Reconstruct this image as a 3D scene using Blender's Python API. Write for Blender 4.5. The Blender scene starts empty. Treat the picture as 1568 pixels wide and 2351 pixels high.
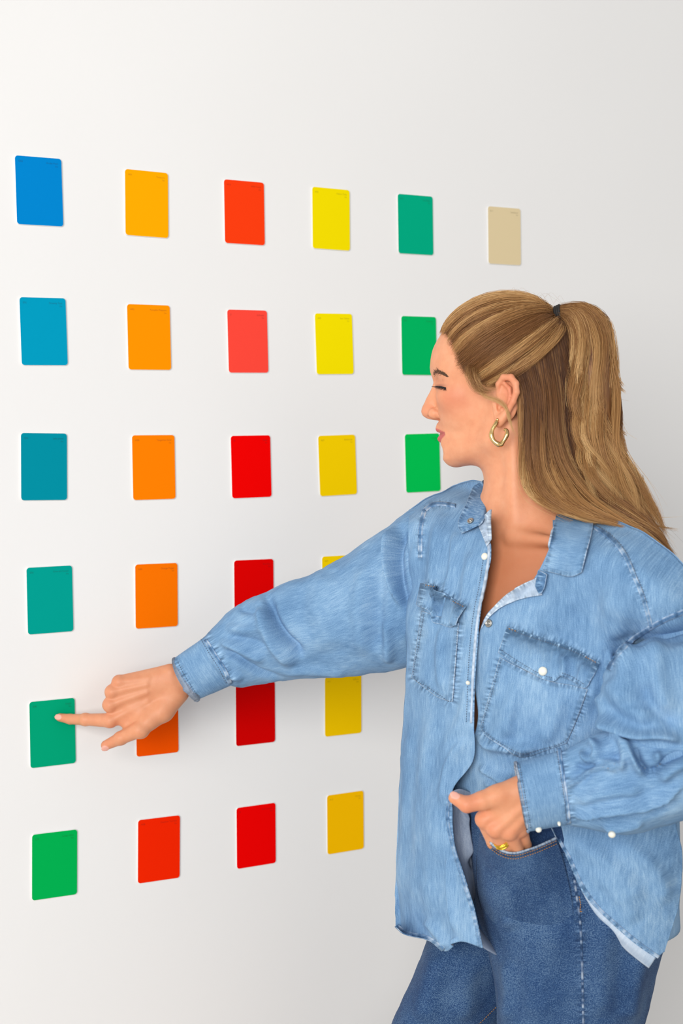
import bpy, math, random
import numpy as np
from mathutils import Vector, Matrix
from mathutils.bvhtree import BVHTree

rng = np.random.default_rng(7)
random.seed(7)
SC = bpy.context.scene
COL = SC.collection

# ------------------------------------------------------------------ camera
F_PX = 3210.5            # 49 mm lens on a 36 mm high frame, 2351 px tall
CAM_Z = 1.47
PITCH, ROLL = 0.046794, -0.011721
cp, sp, cr, sr = math.cos(PITCH), math.sin(PITCH), math.cos(ROLL), math.sin(ROLL)
C_FWD = np.array([0, cp, -sp])
_up = np.array([0, sp, cp])
C_R = np.array([cr, 0, 0]) + sr * _up
C_U = np.array([-sr, 0, 0]) + cr * _up
C_O = np.array([0, 0, CAM_Z])
cam_d = bpy.data.cameras.new('camera')
cam = bpy.data.objects.new('camera', cam_d)
COL.objects.link(cam)
cam_d.sensor_fit = 'VERTICAL'
cam_d.sensor_height = 36.0
cam_d.sensor_width = 24.0
cam_d.lens = F_PX / 2351 * 36.0
cam_d.clip_start = 0.05
M = Matrix.Identity(4)
for i in range(3):
    M[i][0], M[i][1], M[i][2], M[i][3] = C_R[i], C_U[i], -C_FWD[i], C_O[i]
cam.matrix_world = M
cam_d.dof.use_dof = True
cam_d.dof.focus_distance = 1.98
cam_d.dof.aperture_fstop = 5.0
SC.camera = cam

# ------------------------------------------------------------------ light
SC.view_settings.view_transform = 'Standard'
SC.view_settings.look = 'None'
SC.view_settings.gamma = 1.0
SC.view_settings.use_curve_mapping = False
SC.view_settings.exposure = 0.24
world = bpy.data.worlds.new('daylight'); SC.world = world
world.use_nodes = True
wb = world.node_tree.nodes['Background']
wb.inputs[0].default_value = (0.96, 0.98, 1.0, 1); wb.inputs[1].default_value = 0.42

def area_light(name, loc, target, sx, sy, power, color):
    d = bpy.data.lights.new(name, 'AREA'); d.shape = 'RECTANGLE'; d.size = sx; d.size_y = sy
    d.energy = power; d.color = color
    o = bpy.data.objects.new(name, d); COL.objects.link(o)
    o.location = loc
    o.rotation_euler = (Vector(target) - Vector(loc)).to_track_quat('-Z', 'Y').to_euler()
    return o
area_light('window_daylight', (-1.7, -3.0, 2.3), (0.2, 2.1, 1.25), 3.2, 2.6, 205, (1.0, 0.97, 0.93))
area_light('fill_right', (2.6, -1.8, 2.2), (0.3, 2.0, 1.3), 2.0, 1.8, 10, (1.0, 0.96, 0.91))  # weak fill lamp added to lighten the right side

# ------------------------------------------------------------------ helpers
def P(px, py, Y):
    """world point where the line of sight through a photo pixel meets depth Y"""
    px, py, Y = np.broadcast_arrays(np.asarray(px, float), np.asarray(py, float), np.asarray(Y, float))
    d = C_FWD + ((px - 784) / F_PX)[..., None] * C_R + ((1175.5 - py) / F_PX)[..., None] * C_U
    return C_O + d * (Y / d[..., 1])[..., None]
def RAY(px, py):
    px, py = np.broadcast_arrays(np.asarray(px, float), np.asarray(py, float))
    d = C_FWD + ((px - 784) / F_PX)[..., None] * C_R + ((1175.5 - py) / F_PX)[..., None] * C_U
    return d / np.linalg.norm(d, axis=-1, keepdims=True)
def PROJ(X):
    v = X - C_O; z = v @ C_FWD
    return 784 + F_PX * (v @ C_R) / z, 1175.5 - F_PX * (v @ C_U) / z

def lin(c):
    c = np.asarray(c, float) / 255.0
    return tuple(np.where(c <= 0.04045, c / 12.92, ((c + 0.055) / 1.055) ** 2.4)) + (1.0,)

def link(o, parent=None):
    COL.objects.link(o)
    if parent is not None:
        o.parent = parent
        o.matrix_parent_inverse = Matrix.Translation(-Vector(WORLD_LOC.get(parent.name, (0, 0, 0))))
    return o
WORLD_LOC = {}
def empty(name, loc, label, cat, group=None):
    o = bpy.data.objects.new(name, None); COL.objects.link(o)
    o.location = loc; WORLD_LOC[o.name] = tuple(loc); o.empty_display_size = 0.05
    o['label'] = label; o['category'] = cat
    if group: o['group'] = group
    return o
def mesh_data(name, V, F, smooth=True):
    me = bpy.data.meshes.new(name)
    V = np.asarray(V, np.float32)
    if isinstance(F, np.ndarray):
        n, k = F.shape
        me.vertices.add(len(V)); me.vertices.foreach_set('co', V.ravel())
        me.loops.add(n * k); me.loops.foreach_set('vertex_index', F.astype(np.int32).ravel())
        me.polygons.add(n); me.polygons.foreach_set('loop_start', np.arange(0, n * k, k, dtype=np.int32))
        me.polygons.foreach_set('loop_total', np.full(n, k, np.int32))
        me.update(calc_edges=True)
    else:
        me.from_pydata([tuple(map(float, v)) for v in V], [], [tuple(map(int, f)) for f in F])
    me.validate()
    if smooth: me.polygons.foreach_set('use_smooth', np.ones(len(me.polygons), bool))
    return me
def mobj(name, V, F, mat=None, parent=None, smooth=True):
    me = mesh_data(name, V, F, smooth)
    o = bpy.data.objects.new(name, me)
    if mat: me.materials.append(mat)
    return link(o, parent)
def set_attr(o, name, vals):
    a = o.data.attributes.new(name, 'FLOAT', 'POINT'); a.data.foreach_set('value', np.asarray(vals, np.float32).ravel())
def set_vec(o, name, vals):
    a = o.data.attributes.new(name, 'FLOAT_VECTOR', 'POINT'); a.data.foreach_set('vector', np.asarray(vals, np.float32).ravel())
def set_col(o, name, vals):
    a = o.data.attributes.new(name, 'FLOAT_COLOR', 'POINT'); a.data.foreach_set('color', np.asarray(vals, np.float32).ravel())

def smoothstep(a, b, x):
    t = np.clip((x - a) / (b - a), 0, 1); return t * t * (3 - 2 * t)
def spline(pts, n, closed=False, alpha=0.5):
    """n points on a centripetal-like Catmull-Rom curve through pts (k,d), spaced evenly by arc length"""
    p = np.asarray(pts, float)
    k = len(p)
    if k == 2:
        t = np.linspace(0, 1, n)[:, None]; return p[0] * (1 - t) + p[1] * t
    if closed: q = np.vstack([p[-1], p, p[0], p[1]]); segs = k
    else: q = np.vstack([2 * p[0] - p[1], p, 2 * p[-1] - p[-2]]); segs = k - 1
    m = max(8, int(4 * n / segs))
    out = []
    for i in range(segs):
        t = np.linspace(0, 1, m, endpoint=False)[:, None]
        a, b, c, d = q[i], q[i + 1], q[i + 2], q[i + 3]
        out.append(0.5 * (2 * b + (c - a) * t + (2 * a - 5 * b + 4 * c - d) * t ** 2 + (3 * b - a - 3 * c + d) * t ** 3))
    out.append((p[0] if closed else p[-1])[None])
    o = np.vstack(out)
    s = np.concatenate([[0], np.cumsum(np.linalg.norm(np.diff(o, axis=0), axis=1))])
    u = np.linspace(0, s[-1], n, endpoint=not closed)
    return np.stack([np.interp(u, s, o[:, j]) for j in range(o.shape[1])], 1)
def cr_uniform(p, n):
    """Catmull-Rom through rows of p (k,...) sampled at n uniform parameters"""
    p = np.asarray(p, float); k = len(p)
    q = np.concatenate([(2 * p[0] - p[1])[None], p, (2 * p[-1] - p[-2])[None]])
    u = np.linspace(0, k - 1, n); i = np.minimum(u.astype(int), k - 2); t = u - i
    t = t.reshape((-1,) + (1,) * (p.ndim - 1))
    a, b, c, d = q[i], q[i + 1], q[i + 2], q[i + 3]
    return 0.5 * (2 * b + (c - a) * t + (2 * a - 5 * b + 4 * c - d) * t ** 2 + (3 * b - a - 3 * c + d) * t ** 3)
def grid_faces(nr, nc, closed=False):
    i = np.arange(nr - 1)[:, None]; m = nc if closed else nc - 1
    j = np.arange(m)[None]
    j2 = (j + 1) % nc
    return np.stack([i * nc + j, i * nc + j2, (i + 1) * nc + j2, (i + 1) * nc + j], -1).reshape(-1, 4)
def grid_normals(G, closed=False):
    du = np.gradient(G, axis=1) if not closed else (np.roll(G, -1, 1) - np.roll(G, 1, 1)) / 2
    dv = np.gradient(G, axis=0)
    n = np.cross(du, dv); return n / (np.linalg.norm(n, axis=-1, keepdims=True) + 1e-12)
def polydist(x, y, pts):
    """distance (px), side sign and parameter 0..1 of the nearest point on a polyline"""
    pts = np.asarray(pts, float)[:, :2]
    best = np.full(x.shape, 1e9); side = np.zeros(x.shape); par = np.zeros(x.shape)
    L = np.concatenate([[0], np.cumsum(np.linalg.norm(np.diff(pts, axis=0), axis=1))])
    for i in range(len(pts) - 1):
        a, b = pts[i], pts[i + 1]; d = b - a; l2 = d @ d + 1e-9
        t = np.clip(((x - a[0]) * d[0] + (y - a[1]) * d[1]) / l2, 0, 1)
        qx, qy = x - a[0] - t * d[0], y - a[1] - t * d[1]
        r = np.hypot(qx, qy); m = r < best
        best = np.where(m, r, best); side = np.where(m, np.sign(d[0] * qy - d[1] * qx), side)
        par = np.where(m, (L[i] + t * math.sqrt(l2)) / L[-1], par)
    return best, side, par
def inside_poly(x, y, pts):
    pts = np.asarray(pts, float); c = np.zeros(x.shape, bool)
    j = len(pts) - 1
    for i in range(len(pts)):
        xi, yi = pts[i]; xj, yj = pts[j]
        c ^= ((yi > y) != (yj > y)) & (x < (xj - xi) * (y - yi) / (yj - yi + 1e-12) + xi)
        j = i
    return c
# smooth value noise in 3-D, for shape variation
_perm = rng.permutation(4096); _val = rng.uniform(-1, 1, 4096)
def vnoise(p):
    p = np.asarray(p, float); i = np.floor(p).astype(int); f = p - i; f = f * f * (3 - 2 * f)
    def h(a, b, c): return _val[_perm[(_perm[(_perm[a % 4096] + b) % 4096] + c) % 4096]]
    x, y, z = i[..., 0], i[..., 1], i[..., 2]; fx, fy, fz = f[..., 0], f[..., 1], f[..., 2]
    r = 0
    for dx in (0, 1):
        for dy in (0, 1):
            for dz in (0, 1):
                r = r + h(x + dx, y + dy, z + dz) * (fx if dx else 1 - fx) * (fy if dy else 1 - fy) * (fz if dz else 1 - fz)
    return r
def tube(path, rad, k=8, closed=False, caps=True, flat=1.0, up=(0, 0, 1)):
    """verts, faces of a tube along path (n,3) with radius per point"""
    path = np.asarray(path, float); n = len(path)
    rad = np.broadcast_to(np.asarray(rad, float), (n,))
    T = np.roll(path, -1, 0) - np.roll(path, 1, 0) if closed else np.gradient(path, axis=0)
    T /= np.linalg.norm(T, axis=1, keepdims=True) + 1e-12
    N = np.cross(T, np.asarray(up, float)); N /= np.linalg.norm(N, axis=1, keepdims=True) + 1e-9
    B = np.cross(N, T)
    a = np.linspace(0, 2 * np.pi, k, endpoint=False)
    V = path[:, None] + rad[:, None, None] * (np.cos(a)[None, :, None] * N[:, None] + flat * np.sin(a)[None, :, None] * B[:, None])
    Fq = grid_faces(n, k, True)
    V = V.reshape(-1, 3)
    F = [tuple(f) for f in Fq]
    if closed: F += [((n - 1) * k + j, (n - 1) * k + (j + 1) % k, (j + 1) % k, j) for j in range(k)]
    elif caps: F += [tuple(range(k))[::-1], tuple((n - 1) * k + j for j in range(k))]
    return V, F
def merge(parts):
    V, F, o = [], [], 0
    for v, f in parts:
        V.append(np.asarray(v, float)); F += [tuple(int(i) + o for i in q) for q in f]; o += len(v)
    return np.vstack(V), F

# ------------------------------------------------------------------ materials
class NT:
    def __init__(s, name):
        s.m = bpy.data.materials.new(name); s.m.use_nodes = True
        s.t = s.m.node_tree; s.b = s.t.nodes['Principled BSDF']
    def n(s, typ, **kw):
        x = s.t.nodes.new(typ)
        for k, v in kw.items():
            if k.startswith('i_'):
                key = k[2:]
                x.inputs[int(key) if key.isdigit() else key.replace('_', ' ')].default_value = v
            else: setattr(x, k, v)
        return x
    def l(s, a, b): s.t.links.new(a, b)
    def ramp(s, fac, stops):
        r = s.n('ShaderNodeValToRGB'); e = r.color_ramp.elements
        while len(e) < len(stops): e.new(0.5)
        for x, (p, c) in zip(e, stops): x.position = p; x.color = c if len(c) == 4 else tuple(c) + (1,)
        s.l(fac, r.inputs[0]); return r.outputs[0]
    def mix(s, f, a, b, blend='MIX'):
        x = s.n('ShaderNodeMix', data_type='RGBA', blend_type=blend)
        for sock, v in ((x.inputs[0], f), (x.inputs[6], a), (x.inputs[7], b)):
            if isinstance(v, (int, float, tuple)): sock.default_value = v
            else: s.l(v, sock)
        return x.outputs[2]
    def math(s, op, a, b=None):
        x = s.n('ShaderNodeMath', operation=op)
        for sock, v in ((x.inputs[0], a), (x.inputs[1], b)):
            if v is None: continue
            if isinstance(v, (int, float)): sock.default_value = v
            else: s.l(v, sock)
        return x.outputs[0]
    def base(s, c):
        if isinstance(c, tuple): s.b.inputs['Base Color'].default_value = c
        else: s.l(c, s.b.inputs['Base Color'])
    def bump(s, h, strength, dist):
        x = s.n('ShaderNodeBump'); x.inputs['Strength'].default_value = strength; x.inputs['Distance'].default_value = dist
        s.l(h, x.inputs['Height']); s.l(x.outputs[0], s.b.inputs['Normal'])
def plain(name, rgb, rough=0.6, metal=0.0, spec=0.5):
    t = NT(name); t.base(rgb if len(rgb) == 4 else tuple(rgb) + (1,))
    t.b.inputs['Roughness'].default_value = rough; t.b.inputs['Metallic'].default_value = metal
    t.b.inputs['Specular IOR Level'].default_value = spec
    return t.m
# ------------------------------------------------------------------ the room
WALL_YAW, WALL_D = 0.503127, 2.43392
U_W = np.array([math.cos(WALL_YAW), math.sin(WALL_YAW), 0.0])
N_W = np.array([math.sin(WALL_YAW), -math.cos(WALL_YAW), 0.0])   # towards the camera
W_O = np.array([0, WALL_D, CAM_Z])
def WALL(u, v, out=0.0):
    return W_O + np.asarray(u)[..., None] * U_W + np.asarray(v)[..., None] * np.array([0, 0, 1.0]) + np.asarray(out)[..., None] * N_W
def wall_depth(px, py):
    d = RAY(px, py); t = ((W_O - C_O) @ N_W) / (d @ N_W)
    return (C_O + d * t[..., None])[..., 1]

t = NT('white wall paint')
tc = t.n('ShaderNodeTexCoord')
n1 = t.n('ShaderNodeTexNoise', i_Scale=1.3, i_Detail=3.0); t.l(tc.outputs['Object'], n1.inputs['Vector'])
t.base(t.ramp(n1.outputs['Fac'], [(0.3, (0.845, 0.84, 0.835)), (0.7, (0.87, 0.865, 0.86))]))
t.b.inputs['Roughness'].default_value = 0.75; t.b.inputs['Specular IOR Level'].default_value = 0.2
n2 = t.n('ShaderNodeTexNoise', i_Scale=260.0, i_Detail=4.0); t.l(tc.outputs['Object'], n2.inputs['Vector'])
t.bump(n2.outputs['Fac'], 0.12, 0.0006)
M_WALL = t.m
t = NT('pale floor')
tc = t.n('ShaderNodeTexCoord')
n1 = t.n('ShaderNodeTexNoise', i_Scale=4.0, i_Detail=5.0); t.l(tc.outputs['Object'], n1.inputs['Vector'])
t.base(t.ramp(n1.outputs['Fac'], [(0.3, (0.50, 0.47, 0.43)), (0.7, (0.58, 0.55, 0.51))]))
t.b.inputs['Roughness'].default_value = 0.5
M_FLOOR = t.m
def slab(name, a, b, c, d, thick_vec, m):
    q = np.array([a, b, c, d]); V = np.vstack([q, q + thick_vec])
    o = mobj(name, V, [(0, 1, 2, 3), (7, 6, 5, 4), (0, 4, 5, 1), (1, 5, 6, 2), (2, 6, 7, 3), (3, 7, 4, 0)], m, smooth=False)
    o['kind'] = 'structure'; return o
zb = -CAM_Z
slab('wall_back', WALL(-3.2, zb), WALL(3.6, zb), WALL(3.6, 1.4), WALL(-3.2, 1.4), -0.12 * N_W, M_WALL)
slab('floor', WALL(-3.2, zb), WALL(3.6, zb), WALL(3.6, zb, 5.2), WALL(-3.2, zb, 5.2), np.array([0, 0, -0.1]), M_FLOOR)

# ------------------------------------------------------------------ the paint sample cards
CARDS = [  # row, column, u, v, tilt, colour, code, name, label
 (1,1,-.5267,.3987,.62,(0,133,208),'G02','Aruba Pool','bright blue paint card, top of the leftmost column'),
 (1,2,-.3509,.3923,-.57,(255,172,0),'H01','Treasure','amber yellow paint card beside the bright blue one in the top row'),
 (1,3,-.1787,.3903,.09,(252,62,15),'H13','Wild Coral','vivid orange-red paint card in the top row'),
 (1,4,-.0148,.3908,-.21,(246,224,0),'A02','Yellow Tulip','lemon yellow paint card, top of the yellow column'),
 (1,5,.1559,.3922,.34,(0,172,131),'E12','Sea Glass','jade green paint card in the top row above the woman\'s forehead'),
 (1,6,.3486,.3843,.37,(226,207,166),'B11','Sandstone','beige paint card, rightmost on the wall above the hair'),
 (2,1,-.5244,.1835,.81,(0,155,192),'E01','Dreamy Teal','cyan teal paint card, second from top in the leftmost column'),
 (2,2,-.3509,.1793,.38,(255,149,0),'H02','Pumpkin Pleasure','light orange paint card, second from top in the orange column'),
 (2,3,-.1759,.1772,.70,(255,74,60),'J1','Softness','coral pink-red paint card in the second row'),
 (2,4,-.0115,.1771,1.29,(249,228,0),'A05','Sun Yellow','bright yellow paint card in the second row left of the green card'),
 (2,5,.1609,.1781,.39,(0,184,98),'E20','Greenery','green paint card partly covered by the woman\'s forehead'),
 (3,1,-.5284,-.0260,-1.05,(0,143,163),'E04','Jade Jewel','deep teal paint card, third from top in the leftmost column'),
 (3,2,-.3469,-.0301,.06,(255,130,0),'H04','Tangerine Gold','orange paint card, third from top in the orange column'),
 (3,3,-.1732,-.0319,.61,(247,0,0),'J4','Ruby','pure bright red paint card in the third row'),
 (3,4,-.0079,-.0324,1.45,(250,210,0),'A07','Buttercup','golden yellow paint card in the third row left of the chin'),
 (3,5,.1664,-.0310,1.07,(0,197,83),'E22','Clover','bright green paint card touching the lips and raised shoulder'),
 (4,1,-.5235,-.2342,.08,(0,159,146),'E06','Emerald Forest','blue-green paint card, fourth from top in the leftmost column'),
 (4,2,-.3462,-.2386,-.64,(253,118,0),'H05','Orange Poppy','deep orange paint card just above the sleeve cuff'),
 (4,3,-.1714,-.2407,-.45,(230,0,0),'J6','Red Kiss','red paint card half hidden behind the upper edge of the sleeve'),
 (4,4,-.0044,-.2419,0,(253,214,0),'A09','Mimosa','yellow paint card showing only a corner above the sleeve'),
 (5,1,-.5239,-.4440,-.19,(0,163,119),'E08','Jungle','sea green paint card touched by the pointing finger'),
 (5,2,-.3488,-.4469,-.46,(250,86,0),'H07','Amber Glow','red-orange paint card partly hidden behind the pointing hand'),
 (5,3,-.1719,-.4498,-.52,(212,0,0),'J8','Cherry','dark red paint card just below the sleeve'),
 (5,4,-.0024,-.4527,-.69,(248,201,0),'A11','Saffron','deep yellow paint card right of the dark red one under the sleeve'),
 (6,1,-.5253,-.6539,-1.37,(0,177,81),'E10','Green Glen','grass green paint card, bottom of the leftmost column'),
 (6,2,-.3500,-.6554,-1.37,(245,38,0),'H08','Outdoor Terrace','scarlet paint card in the bottom row beside the grass green one'),
 (6,3,-.1740,-.6587,-.46,(242,0,0),'J9','Red Lacquer','red paint card in the bottom row between scarlet and amber'),
 (6,4,-.0006,-.6603,-.29,(252,191,0),'A12','Honey','amber yellow paint card, rightmost of the bottom row beside the shirt'),
]
CW, CH, CT, CRAD = 0.074, 0.105, 0.0022, 0.0052
M_EDGE = plain('white card edge', (0.86, 0.86, 0.85), 0.6)
def rounded_rect(w, h, r, k=6):
    pts = []
    for cx, cy, a0 in ((w/2-r, h/2-r, 0), (-w/2+r, h/2-r, 90), (-w/2+r, -h/2+r, 180), (w/2-r, -h/2+r, 270)):
        for i in range(k + 1):
            a = math.radians(a0 + 90 * i / k); pts.append((cx + r * math.cos(a), cy + r * math.sin(a)))
    return np.array(pts)
ro = rounded_rect(CW, CH, CRAD); nr_ = len(ro)
ri = rounded_rect(CW - 0.0009, CH - 0.0009, CRAD - 0.0004)
card_V = np.vstack([np.c_[ro, np.zeros(nr_)], np.c_[ro, np.full(nr_, CT - 0.0004)], np.c_[ri, np.full(nr_, CT)]])
card_F = [tuple(range(nr_))[::-1]]
for L in (0, 1):
    card_F += [(L*nr_+i, L*nr_+(i+1) % nr_, (L+1)*nr_+(i+1) % nr_, (L+1)*nr_+i) for i in range(nr_)]
card_F.append(tuple(2*nr_+i for i in range(nr_)))
def text_mesh(s, size, align):
    c = bpy.data.curves.new('t', 'FONT'); c.body = s; c.size = size; c.align_x = align; c.resolution_u = 2
    o = bpy.data.objects.new('t', c); COL.objects.link(o)
    me = o.to_mesh()
    V = np.array([v.co[:] for v in me.vertices]); Fc = [tuple(p.vertices) for p in me.polygons]
    o.to_mesh_clear(); bpy.data.objects.remove(o); bpy.data.curves.remove(c)
    return V, Fc
def card_matrix(u, v, tilt):
    a = math.radians(tilt)
    ex = math.cos(a) * U_W + math.sin(a) * np.array([0, 0, 1.0]); ey = -math.sin(a) * U_W + math.cos(a) * np.array([0, 0, 1.0])
    o = WALL(np.array(u), np.array(v), np.array(0.0004))
    m = Matrix.Identity(4)
    for i in range(3): m[i][0], m[i][1], m[i][2], m[i][3] = ex[i], ey[i], N_W[i], o[i]
    return m
for (r, c, u, v, tilt, rgb, code, nm, label) in CARDS:
    me = mesh_data('paint_card', card_V, card_F, smooth=False)
    t = NT('card ' + nm.lower())
    L = lin(rgb)
    nz = t.n('ShaderNodeTexNoise', i_Scale=900.0, i_Detail=3.0); tc = t.n('ShaderNodeTexCoord'); t.l(tc.outputs['Object'], nz.inputs['Vector'])
    t.base(t.ramp(nz.outputs['Fac'], [(0.3, tuple(x * 0.96 for x in L[:3])), (0.7, tuple(min(1, x * 1.0) for x in L[:3]))]))
    t.b.inputs['Roughness'].default_value = 0.62; t.b.inputs['Specular IOR Level'].default_value = 0.03
    t.bump(nz.outputs['Fac'], 0.1, 0.0003)
    me.materials.append(M_EDGE); me.materials.append(t.m)
    me.polygons[len(me.polygons) - 1].material_index = 1
    o = bpy.data.objects.new('paint_card', me); COL.objects.link(o)
    o.matrix_world = card_matrix(u, v, tilt)
    o['label'] = label; o['category'] = 'paint card'; o['group'] = 'paint sample cards on the wall'
    pm = plain('print ' + nm.lower(), tuple(x * 0.55 for x in L[:3]), 0.6, 0, 0.2)
    for what, s_, size, al, x, y in (('code_print', code, 0.0042, 'LEFT', -CW/2 + 0.0055, CH/2 - 0.0098), ('name_print', nm, 0.0040, 'RIGHT', CW/2 - 0.0062, CH/2 - 0.0098), ('finish_print', '5w', 0.0036, 'RIGHT', CW/2 - 0.0062, CH/2 - 0.0142)):
        V, Fc = text_mesh(s_, size, al); V = V + [x, y, CT + 0.00012]
        lo = bpy.data.objects.new(what, mesh_data(what, V, Fc, False)); lo.data.materials.append(pm)
        COL.objects.link(lo); lo.parent = o
# ------------------------------------------------------------------ implicit modelling of the body
class Field:
    """signed distance samples on a regular grid, grown by smooth unions of simple forms"""
    def __init__(s, lo, hi, h, frame=None):
        s.lo = np.asarray(lo, float); s.h = h
        s.n = np.ceil((np.asarray(hi) - s.lo) / h).astype(int) + 1
        s.d = np.full(s.n, 1e3 * h, np.float32)
        s.O, s.R = frame if frame else (np.zeros(3), np.eye(3))   # world = O + R @ local (R columns = axes)
    def tolocal(s, p): return (np.asarray(p, float) - s.O) @ s.R
    def toworld(s, p): return s.O + np.asarray(p) @ s.R.T
    def _box(s, lo, hi):
        a = np.clip(np.floor((lo - s.lo) / s.h).astype(int), 0, s.n); b = np.clip(np.ceil((hi - s.lo) / s.h).astype(int) + 1, 0, s.n)
        if np.any(b <= a): return None, None
        ax = [(s.lo[i] + s.h * np.arange(a[i], b[i])).astype(np.float32) for i in range(3)]
        sl = tuple(slice(a[i], b[i]) for i in range(3))
        return sl, (ax[0][:, None, None], ax[1][None, :, None], ax[2][None, None, :])
    def _put(s, sl, q, k, op):
        d = s.d[sl]
        if op == 'add':
            if k > 0:
                h = np.clip(0.5 + 0.5 * (d - q) / k, 0, 1); s.d[sl] = d * (1 - h) + q * h - k * h * (1 - h)
            else: s.d[sl] = np.minimum(d, q)
        else:
            h = np.clip(0.5 - 0.5 * (d + q) / k, 0, 1); s.d[sl] = d * (1 - h) - q * h + k * h * (1 - h)
    def cap(s, a, b, ra, rb, k=0.0, op='add', w=False, flat=None):
        """tapered capsule; flat=(axis, f) widens distances along a local axis (f>1 thins it)"""
        if w: a, b = s.tolocal(a), s.tolocal(b)
        a = np.asarray(a, float); b = np.asarray(b, float); r = max(ra, rb)
        m = r + 2.5 * max(k, s.h)
        sl, X = s._box(np.minimum(a, b) - m, np.maximum(a, b) + m)
        if sl is None: return
        ba = b - a; l2 = float(ba @ ba) + 1e-12
        p = [X[i] - np.float32(a[i]) for i in range(3)]
        t = np.clip((p[0] * ba[0] + p[1] * ba[1] + p[2] * ba[2]) / l2, 0, 1).astype(np.float32)
        v = [p[i] - t * np.float32(ba[i]) for i in range(3)]
        if flat is not None:
            ax, f = np.asarray(flat[0], float), flat[1]
            if w: ax = ax @ s.R
            dt = v[0] * ax[0] + v[1] * ax[1] + v[2] * ax[2]
            v = [v[i] + np.float32((f - 1) * ax[i]) * dt for i in range(3)]
        q = np.sqrt(v[0] ** 2 + v[1] ** 2 + v[2] ** 2) - (np.float32(ra) + t * np.float32(rb - ra))
        s._put(sl, q, k, op)
    def ell(s, c, r, k=0.0, op='add', w=False, axes=None):
        if w: c = s.tolocal(c)
        c = np.asarray(c, float); r = np.asarray(r, float)
        A = np.eye(3) if axes is None else np.asarray(axes, float)
        if w and axes is not None: A = A @ s.R      # rows = axes in local
        m = (np.abs(A) * r[:, None]).sum(0) + 2.5 * max(k, s.h)
        sl, X = s._box(c - m, c + m)
        if sl is None: return
        p = [X[i] - np.float32(c[i]) for i in range(3)]
        u = [sum(np.float32(A[j][i]) * p[i] for i in range(3)) for j in range(3)]
        k0 = np.sqrt(sum((u[j] / np.float32(r[j])) ** 2 for j in range(3))); k1 = np.sqrt(sum((u[j] / np.float32(r[j] ** 2)) ** 2 for j in range(3)))
        q = k0 * (k0 - 1) / (k1 + 1e-9 / s.h)
        s._put(sl, q.astype(np.float32), k, op)
    def chain(s, pts, rads, k=0.0, w=True, **kw):
        for i in range(len(pts) - 1): s.cap(pts[i], pts[i + 1], rads[i], rads[i + 1], k, w=w, **kw)
    def mesh(s):
        """surface nets"""
        d = s.d; n = s.n; inside = d < 0
        c = [inside[i:n[0]-1+i, j:n[1]-1+j, k:n[2]-1+k] for i in (0, 1) for j in (0, 1) for k in (0, 1)]
        any_ = np.logical_or.reduce(c); all_ = np.logical_and.reduce(c)
        cell = any_ & ~all_
        idx = np.full(cell.shape, -1, np.int64); ci = np.argwhere(cell); idx[cell] = np.arange(len(ci))
        acc = np.zeros((len(ci), 3)); cnt = np.zeros(len(ci))
        val = lambda o: d[ci[:, 0] + o[0], ci[:, 1] + o[1], ci[:, 2] + o[2]].astype(float)
        for ax in range(3):
            oth = [a for a in range(3) if a != ax]
            for i in (0, 1):
                for j in (0, 1):
                    o0 = [0, 0, 0]; o0[oth[0]] = i; o0[oth[1]] = j; o1 = list(o0); o1[ax] = 1
                    v0, v1 = val(o0), val(o1); m = (v0 < 0) != (v1 < 0)
                    t = np.where(m, v0 / (v0 - v1 + 1e-12), 0)
                    pt = np.tile(np.array(o0, float), (len(ci), 1)); pt[:, ax] += t
                    acc[m] += pt[m]; cnt[m] += 1
        V = s.lo + s.h * (ci + acc / np.maximum(cnt, 1)[:, None])
        F = []
        for ax in range(3):
            o = [a for a in range(3) if a != ax]
            sl0 = [slice(1, -1)] * 3; sl0[ax] = slice(0, n[ax] - 1)
            sl1 = list(sl0); sl1[ax] = slice(1, n[ax])
            e0, e1 = inside[tuple(sl0)], inside[tuple(sl1)]
            ed = np.argwhere(e0 != e1); 
            if len(ed) == 0: continue
            flip = e1[ed[:, 0], ed[:, 1], ed[:, 2]]
            base = ed.copy(); base[:, o[0]] += 1; base[:, o[1]] += 1
            q = []
            for da, db in ((-1, -1), (0, -1), (0, 0), (-1, 0)):
                b = base.copy(); b[:, o[0]] += da; b[:, o[1]] += db
                q.append(idx[b[:, 0], b[:, 1], b[:, 2]])
            q = np.stack(q, 1)
            if ax == 1: flip = ~flip
            q = np.where(flip[:, None], q[:, ::-1], q)
            F.append(q)
        F = np.vstack(F); F = F[(F >= 0).all(1)]
        return V, F
def mesh_smooth(V, F, it=2, lam=0.5):
    E = np.vstack([F[:, [0, 1]], F[:, [1, 2]], F[:, [2, 3]], F[:, [3, 0]]])
    n = len(V)
    deg = np.bincount(E.ravel(), minlength=n).astype(float)
    for i in range(it * 2):
        S = np.zeros_like(V)
        for a in range(3):
            S[:, a] = np.bincount(E[:, 0], V[E[:, 1], a], n) + np.bincount(E[:, 1], V[E[:, 0], a], n)
        V = V + (lam if i % 2 == 0 else -lam * 1.02) * (S / np.maximum(deg, 1)[:, None] - V)
    return V

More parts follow.
